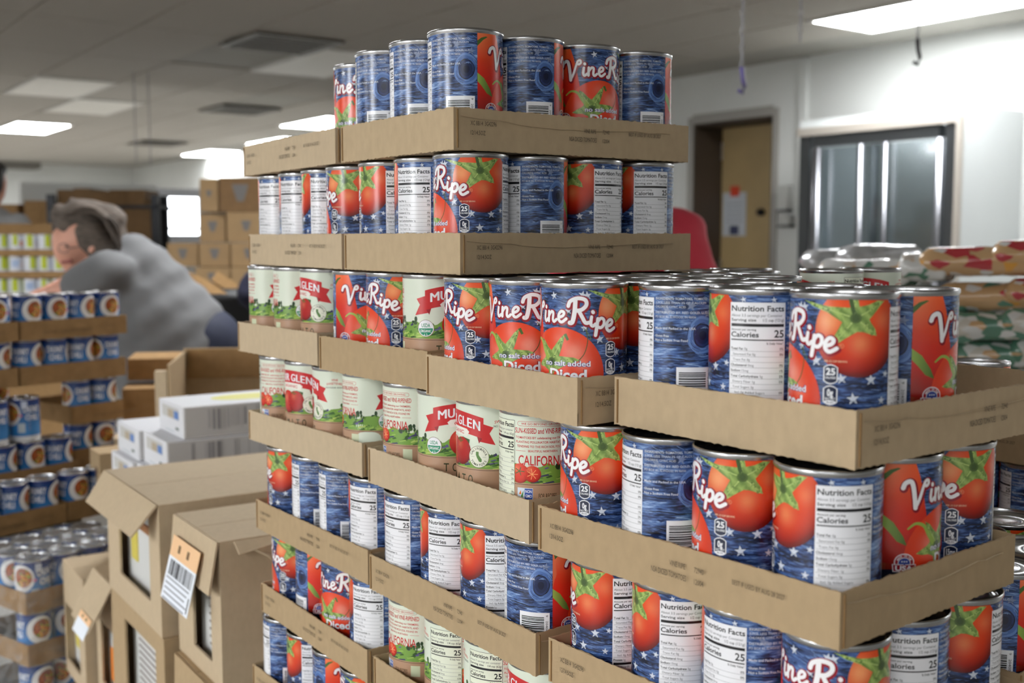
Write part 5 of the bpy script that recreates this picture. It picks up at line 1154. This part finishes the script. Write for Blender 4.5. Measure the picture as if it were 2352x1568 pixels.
# figure in red behind the stack
def upright(label, x, y, shz, m, jm, hair, skin=SKIN, lean=0.0):
    o = person(label, (x, y)); z = shz
    LN = lambda c: [((a[0] - lean * min(1, max(0, (z - .05 - a[2]) / .45)), a[1], a[2]), ra_, (b[0] - lean * min(1, max(0, (z - .05 - b[2]) / .45)), b[1], b[2]), rb_) for a, ra_, b, rb_ in c]
    def bd(mb):
        for c in [((0, 0, z + .18), .085, (0, -.01, z + .25), .09), ((0, -.02, z + .13), .05, (0, -.02, z + .16), .06), ((0, -.10, z + .19), .014, (0, -.10, z + .17), .018), ((0, 0, z), .055, (0, 0, z + .15), .05), ((0, 0, z - .08), .14, (0, 0, z - .48), .13)]: mb.capsule(*LN([c])[0])
        for s_ in (-1, 1):
            mb.capsule((s_ * .17, 0, z - .03), .055, (s_ * .24, .01, z - .30), .045); mb.capsule((s_ * .24, .01, z - .30), .042, (s_ * .25, -.05, z - .54), .03); hand(mb, (s_ * .25, -.05, z - .55), (0, -.15, -1), (0, -1, .1))
            for c in LN([((s_ * .10, 0, z - .52), .10, (s_ * .11, 0, z - .95), .06), ((s_ * .11, 0, z - .95), .06, (s_ * .12, .02, .08), .042), ((s_ * .12, .02, .06), .04, (s_ * .13, -.14, .04), .034)]): mb.capsule(*c)
            mb.capsule((s_ * .088, 0, z + .20), .012, (s_ * .088, 0, z + .225), .014)
            mb.capsule((s_ * .032, -.075, z + .245), .014, (s_ * .045, -.07, z + .245), .012)
    blob('body', [], .013, skin, o, 4, bd)
    c = [((0, 0, z - .07), .165, (0, 0, z - .30), .165), ((0, 0, z - .30), .165, (0, 0, z - .56), .165), ((-.12, 0, z - .02), .075, (.12, 0, z - .02), .075)]
    for s_ in (-1, 1): c += [((s_ * .16, 0, z - .03), .082, (s_ * .225, .01, z - .24), .07)]
    q = blob('shirt', LN(c), .014, m, o, 5); folds(q, .004, 40, 3)
    c = [((-.05, 0, z - .56), .14, (.05, 0, z - .56), .14)]
    for s_ in (-1, 1): c += [((s_ * .10, 0, z - .58), .115, (s_ * .11, 0, z - .95), .08), ((s_ * .11, 0, z - .95), .08, (s_ * .12, .02, .12), .06)]
    blob('trousers', LN(c), .015, jm, o, 5)
    blob('hair', [((0, .022, z + .265), .094, (0, .04, z + .22), .095), ((0, .06, z + .18), .075, (0, .06, z + .1), .06), ((-.05, -.03, z + .31), .04, (.05, -.03, z + .31), .04)], .012, hair, o, 3)
    for s_ in (-1, 1): MB().capsule((s_ * .034, -.092, z + .222), .008, (s_ * .036, -.092, z + .222), .008).build('eye', mat('dark_eye', (.03, .02, .02), .3), o, smooth=True)
    MB().capsule((-.02, -.082, z + .145), .006, (.02, -.082, z + .145), .006).build('mouth', mat('lips', srgb(150, 84, 80), .5), o, smooth=True)
    return o
DH = mat('dark_hair', (.02, .018, .017), .5, 0, .3, 40)
rp = at(1452, 548, 3.6); rpo = upright('person in red shirt mostly hidden behind the can stack', rp.x, rp.y, H + .045, mat('red_shirt', srgb(176, 44, 60), .8, 0, .06, 10), JEAN, DH); rpo.rotation_euler = (0, 0, PI)
npx = at(762, 548, 4.3); upright('person in navy clothes mostly hidden left of the can stack', npx.x, npx.y, H + .02, mat('navy_shirt', srgb(26, 28, 52), .8, 0, .06, 10), JEAN, DH, lean=.20)
gp = at(-18, 548, 6.6); gpo = upright('person in grey shirt with dark hair at the far left edge', gp.x, gp.y, H + .10, mat('pale_grey_shirt', srgb(150, 150, 150), .8, 0, .04, 10), JEAN, DH); gpo.rotation_euler = (0, 0, PI)
# ------------------------------------------------------------ far shelving, cartons, bin
BLK = mat('black_steel', (.02, .02, .022), .4, .6)
rk = empty('storage_rack', (at(130, 548, 7.6).x, 7.6, 0), R_(4)); tag(rk, 'dark metal storage rack filled with brown cartons behind the woman', 'rack')
for xx in (-.06, .64):
    for yy in (0, .25): MB().box(xx, xx + .05, yy, yy + .05, 0, H + .30).build('upright', BLK, rk)
for zz in (.5, .95, 1.40, 1.70): part('shelf_board', BLK, rk, (-.06, .69, 0, .6, zz - .02, zz))
rr = random.Random(12); KSHADE = mat('shaded_kraft_board', srgb(116, 88, 56), .85, 0, .1, 20)  # same kraft as elsewhere, the dim background put into its colour
wordc = ['lowest', 'second', 'third', 'upper']; 
for r_, zz in enumerate((.5, .95, 1.40)):
    for c_ in range(3):
        a = Vector((.0 + .212 * c_, .03 + .02 * rr.random(), zz)); w2 = rk.matrix_world if False else Matrix.Translation(rk.location) @ Matrix.Rotation(R_(4), 4, 'Z'); q = w2 @ a
        carton('rack_carton', q.x, q.y, q.z - H, q.z - H + .27 + .08 * rr.random(), R_(4), .4, .205, 'brown carton on %s rack shelf, %s from left' % (wordc[r_], ORD[c_]), 3, group='cartons on the rack', wmat=KSHADE)
for c_, (px, hgt) in enumerate(((132, .10), (170, .11), (211, .09), (252, .10), (293, .10))):
    q = at(px, 470, 7.65); carton('rack_carton', q.x, q.y, 1.702 - H, 1.702 - H + hgt, R_(4), .4, .118, 'small brown carton on top of the rack, %s from left' % (ORD + ['fifth'])[c_], 3, group='cartons on the rack', wmat=KSHADE)
# cartons left of the rack, behind the pale cans
for i, (px, pt, pb, wd) in enumerate(((-60, 470, 560, .30), (55, 462, 560, .22), (-40, 515, 545, .50), (75, 516, 548, .20))):
    d = 7.9 if i < 2 else 6.25
    a = at(px, pt, d); b = at(px, pb, d); carton('storage_carton', a.x, d, b.z - H - (.5 if i < 2 else .02), a.z - H, R_(3), .3, wd, ['brown carton at far left edge by the rack', 'brown carton between left edge and rack post', 'brown carton on top of pale cans, left edge', 'small brown carton on top of pale cans'][i], 3, group='far left cartons')
# trays of pale cans
for k in range(3):
    q = at(-20, (588, 638, 690)[k], 5.9); xl, yl = q.x, q.y
    tray(xl, yl, q.z, R_(4), S, .385, ['brown tray of pale cans, highest of three', 'brown tray of pale cans, middle of three', 'brown tray of pale cans, lowest of three'][k], '', 3, 0, .035, 'pale can trays')
    for i in range(5):
        x, y = inside((xl, yl, R_(4)), i - .02, 0)
        can('w', x, y, q.z + .003, rr.choice((30, 140, 240, 60)), 'pale vegetable can, %s from left, %s tray' % ((ORD + ['fifth'])[i], ['highest', 'middle', 'lowest'][k]), 'pale cans', rz=None)
# stack of cartons with blue emblems
EM = [(503, 600, 407, 486, 6.0, 3), (458, 501, 410, 486, 6.02, 1), (458, 518, 490, 556, 6.05, 1), (520, 610, 487, 556, 6.0, 1), (384, 455, 558, 612, 6.05, 1), (457, 528, 558, 612, 6.0, 1), (530, 612, 558, 612, 5.95, 1), (448, 528, 614, 668, 5.95, 1), (530, 614, 614, 668, 5.9, 1)]  # top carton's shaded front and lit side, toned as two cartons
en = ['shaded front of top', 'lit side of top', 'second row left', 'second row right', 'third row left', 'third row middle', 'third row right', 'bottom row left', 'bottom row right']
for i, (x0, x1, y0, y1, d, mi) in enumerate(EM):
    a = at(x0, y0, d); b = at(x1, y1, d); wd = b.x - a.x
    carton('emblem_carton', a.x, d, b.z - H, a.z - H - .004, R_(2), .3, wd, '%s carton of the blue-emblem stack left of the cans' % en[i], mi, group='blue emblem cartons', wmat=mat('emblem_carton_board', srgb(152, 124, 88), .85, 0, .06, 20) if mi != 3 else KSHADE, emblem=[(wd / 2, (a.z - b.z) * .55, (.55, .35)[i == 1] if i else .9)])
# loose flattened cardboard
for i, (px, py, d, a1, a2, wd, hh) in enumerate(((400, 606, 5.3, 28, 12, .30, .12), (470, 640, 5.05, 32, -8, .30, .06), (425, 640, 5.25, 18, 20, .24, .12), (500, 622, 5.3, 34, 5, .2, .06))):
    q = at(px, py, d); o = MB().box(0, wd, 0, .008, -hh, 0).build('flattened_carton', [KDARK, KDARK, KDARK, KDARK][i], None); o.location = q; o.rotation_euler = (R_(-35), R_(a1), R_(a2))
    tag(o, ['flattened carton nearest the woman in the cardboard pile', 'pale slanting flattened carton over the black bin', 'dark flattened carton low in the cardboard pile', 'flattened carton with shadowed edge, back of the pile'][i], 'cardboard', 'flattened cartons in the bin')
q = at(548, 668, 4.95); bn = empty('waste_bin', (q.x, q.y, 0)); zt = q.z
BINM = mat('black_bin_plastic', (.012, .012, .013), .45)
MB().lathe([(.20, .02), (.27, zt - .03), (.285, zt - .03), (.285, zt), (.262, zt), (.262, zt - .05), (.19, .05)], 32).build('bin_body', BINM, bn, smooth=True)
for s_ in (-1, 1): MB().tube([(s_ * .27, -.06, zt - .12), (s_ * .31, -.05, zt - .12), (s_ * .31, .05, zt - .12), (s_ * .27, .06, zt - .12)], .012, 8).build('bin_handle', BINM, bn)
tag(bn, 'black waste bin full of cardboard behind the woman', 'bin')
# ------------------------------------------------------------ right: film-wrapped food packs
def pack_mat(i, base, c1, c2, c3):
    m = bpy.data.materials.new('pack_film_%s' % 'abcd'[i]); m.use_nodes = True; nt = m.node_tree; N = nt.nodes; Lk = nt.links; b = N['Principled BSDF']
    tc = N.new('ShaderNodeTexCoord'); mp = N.new('ShaderNodeMapping'); mp.inputs['Scale'].default_value = (1, 1.6, 1.6); mp.inputs['Location'].default_value = (i * 3.1, i, 0)
    v_ = N.new('ShaderNodeTexVoronoi'); v_.inputs['Scale'].default_value = 34; r = N.new('ShaderNodeValToRGB'); r.color_ramp.interpolation = 'CONSTANT'; e = r.color_ramp.elements
    e[0].position = 0; e[0].color = (*base, 1); e[1].position = .42; e[1].color = (*c1, 1)
    for p_, c in ((.55, c2), (.68, base), (.80, c3), (.9, base)): q_ = e.new(p_); q_.color = (*c, 1)
    sp = N.new('ShaderNodeSeparateColor'); Lk.new(tc.outputs['Object'], mp.inputs[0]); Lk.new(mp.outputs[0], v_.inputs['Vector']); Lk.new(v_.outputs['Color'], sp.inputs[0]); Lk.new(sp.outputs[0], r.inputs[0]); Lk.new(r.outputs[0], b.inputs['Base Color'])
    n = N.new('ShaderNodeTexNoise'); n.inputs['Scale'].default_value = 28; bp = N.new('ShaderNodeBump'); bp.inputs['Strength'].default_value = .5; bp.inputs['Distance'].default_value = .01
    Lk.new(tc.outputs['Object'], n.inputs['Vector']); Lk.new(n.outputs['Fac'], bp.inputs['Height']); Lk.new(bp.outputs[0], b.inputs['Normal'])
    b.inputs['Roughness'].default_value = .18; b.inputs['Coat Weight'].default_value = .6; b.inputs['Coat Roughness'].default_value = .1; return m
tan, whi, grn, redc = srgb(190, 154, 112), srgb(206, 206, 204), srgb(84, 126, 106), srgb(172, 52, 60)
PM = [pack_mat(0, tan, whi, redc, srgb(206, 150, 70)), pack_mat(1, whi, srgb(190, 180, 170), grn, tan), pack_mat(2, grn, whi, tan, srgb(196, 190, 180)), pack_mat(3, tan, redc, whi, grn)]
def pack_mesh(ln, r, seed, m):
    rnd = random.Random(seed); mb = MB(); n, k = 20, 22; vs = []; fs = []
    for i in range(n + 1):
        t = i / n; x = -ln / 2 + ln * t; e = min(1, min(t, 1 - t) / .12); q = .25 + .75 * math.sin(PI / 2 * e)
        for j in range(k):
            a = 2 * PI * j / k; w_ = 1 + .05 * math.sin(5 * a + 7 * t + seed) + rnd.uniform(-.02, .02)
            vs.append((x, r * 1.15 * q ** .5 * w_ * math.cos(a), r * .85 * q * w_ * math.sin(a)))
    for i in range(n): fs += [(i * k + j, (i + 1) * k + j, (i + 1) * k + (j + 1) % k, i * k + (j + 1) % k) for j in range(k)]
    fs += [tuple(range(k)), tuple(reversed(range(n * k, (n + 1) * k)))]
    mb.add(vs, fs); return mb.mesh('food_pack', m, True)
rows = [(610, [(1985, 1, .20), (2120, 1, .10), (2250, 0, .24), (2400, 0, .2)]), (690, [(2010, 1, .18), (2140, 2, .16), (2290, 3, .24), (2430, 0, .2)]), (757, [(2130, 2, .2), (2280, 2, .2), (2420, 2, .2)]), (825, [(2180, 2, .2), (2310, 2, .2), (2440, 2, .2)]), (890, [(2200, 2, .2), (2330, 2, .2)])]
rown = ['top', 'second', 'third', 'fourth', 'fifth']
pr = random.Random(6)
for r_, (py, items) in enumerate(rows):
    for c_, (px, mi, ln) in enumerate(items):
        d = 2.35 - .16 * (px - 2000) / 400 + .02 * (r_ % 2); q = at(px, py - (px - 2150) * (.10 if r_ == 0 else .06), d)
        o = link('food_pack', pack_mesh(ln, .034, r_ * 7 + c_, PM[mi]), None, None, q, R_(-25 + pr.uniform(-8, 8)))
        tag(o, 'film wrapped food pack, %s row of the right pile, %s from left' % (rown[r_], ORD[c_]), 'food pack', 'wrapped packs on the right')
for i, (px, py, d) in enumerate(((1935, 598, 3.0), (2020, 588, 2.9))):
    q = at(px, py, d); o = link('film_roll', pack_mesh(.26, .036, 40 + i, mat('crumpled_clear_film', (.42, .42, .43), .15, .3, .25, 25, .6)), None, None, q, R_(25)); tag(o, ['crumpled grey film bundle behind the sauce cans', 'shiny crumpled film bundle before the cooler doors'][i], 'film')
sup = at(2010, 900, 2.42)
carton('bulk_carton', sup.x, sup.y - .12, -H + .002, at(2200, 890, 2.28).z - H - .034, R_(-25), .30, .62, 'large kraft bulk carton under the wrapped food packs', 1)
for r_, (py, items) in enumerate(rows):                   # second line of packs behind the first
    for c_, (px, mi, ln) in enumerate(items[:3]):
        d = 2.35 - .16 * (px - 2000) / 400 + .02 * (r_ % 2); q = at(px, py - (px - 2150) * (.10 if r_ == 0 else .06), d) + Vector((.055, .085, -.004))
        o = link('food_pack', pack_mesh(ln, .034, 50 + r_ * 7 + c_, PM[(mi + 1) % 4]), None, None, q, R_(-25 + pr.uniform(-6, 6)))
        tag(o, 'film wrapped food pack, back line, %s row of the right pile, %s from left' % (rown[r_], ORD[c_]), 'food pack', 'wrapped packs on the right')
q = at(400, 612, 6.0); carton('base_carton', q.x, 6.0, -H + .002, at(448, 668, 5.95).z - H - .004, R_(2), .3, .52, 'large brown carton under the blue-emblem stack', 3)
q = at(-20, 690, 5.9); carton('base_carton', q.x, q.y, -H + .002, q.z - H - .004, R_(4), S, .385, 'large brown carton under the pale can trays', 3)
carton('base_carton', -.835, 2.66, -H + .002, -.826, R_(10), .346, .5, 'large kraft carton under the open one', 1)
bpy.data.objects.remove(_to)
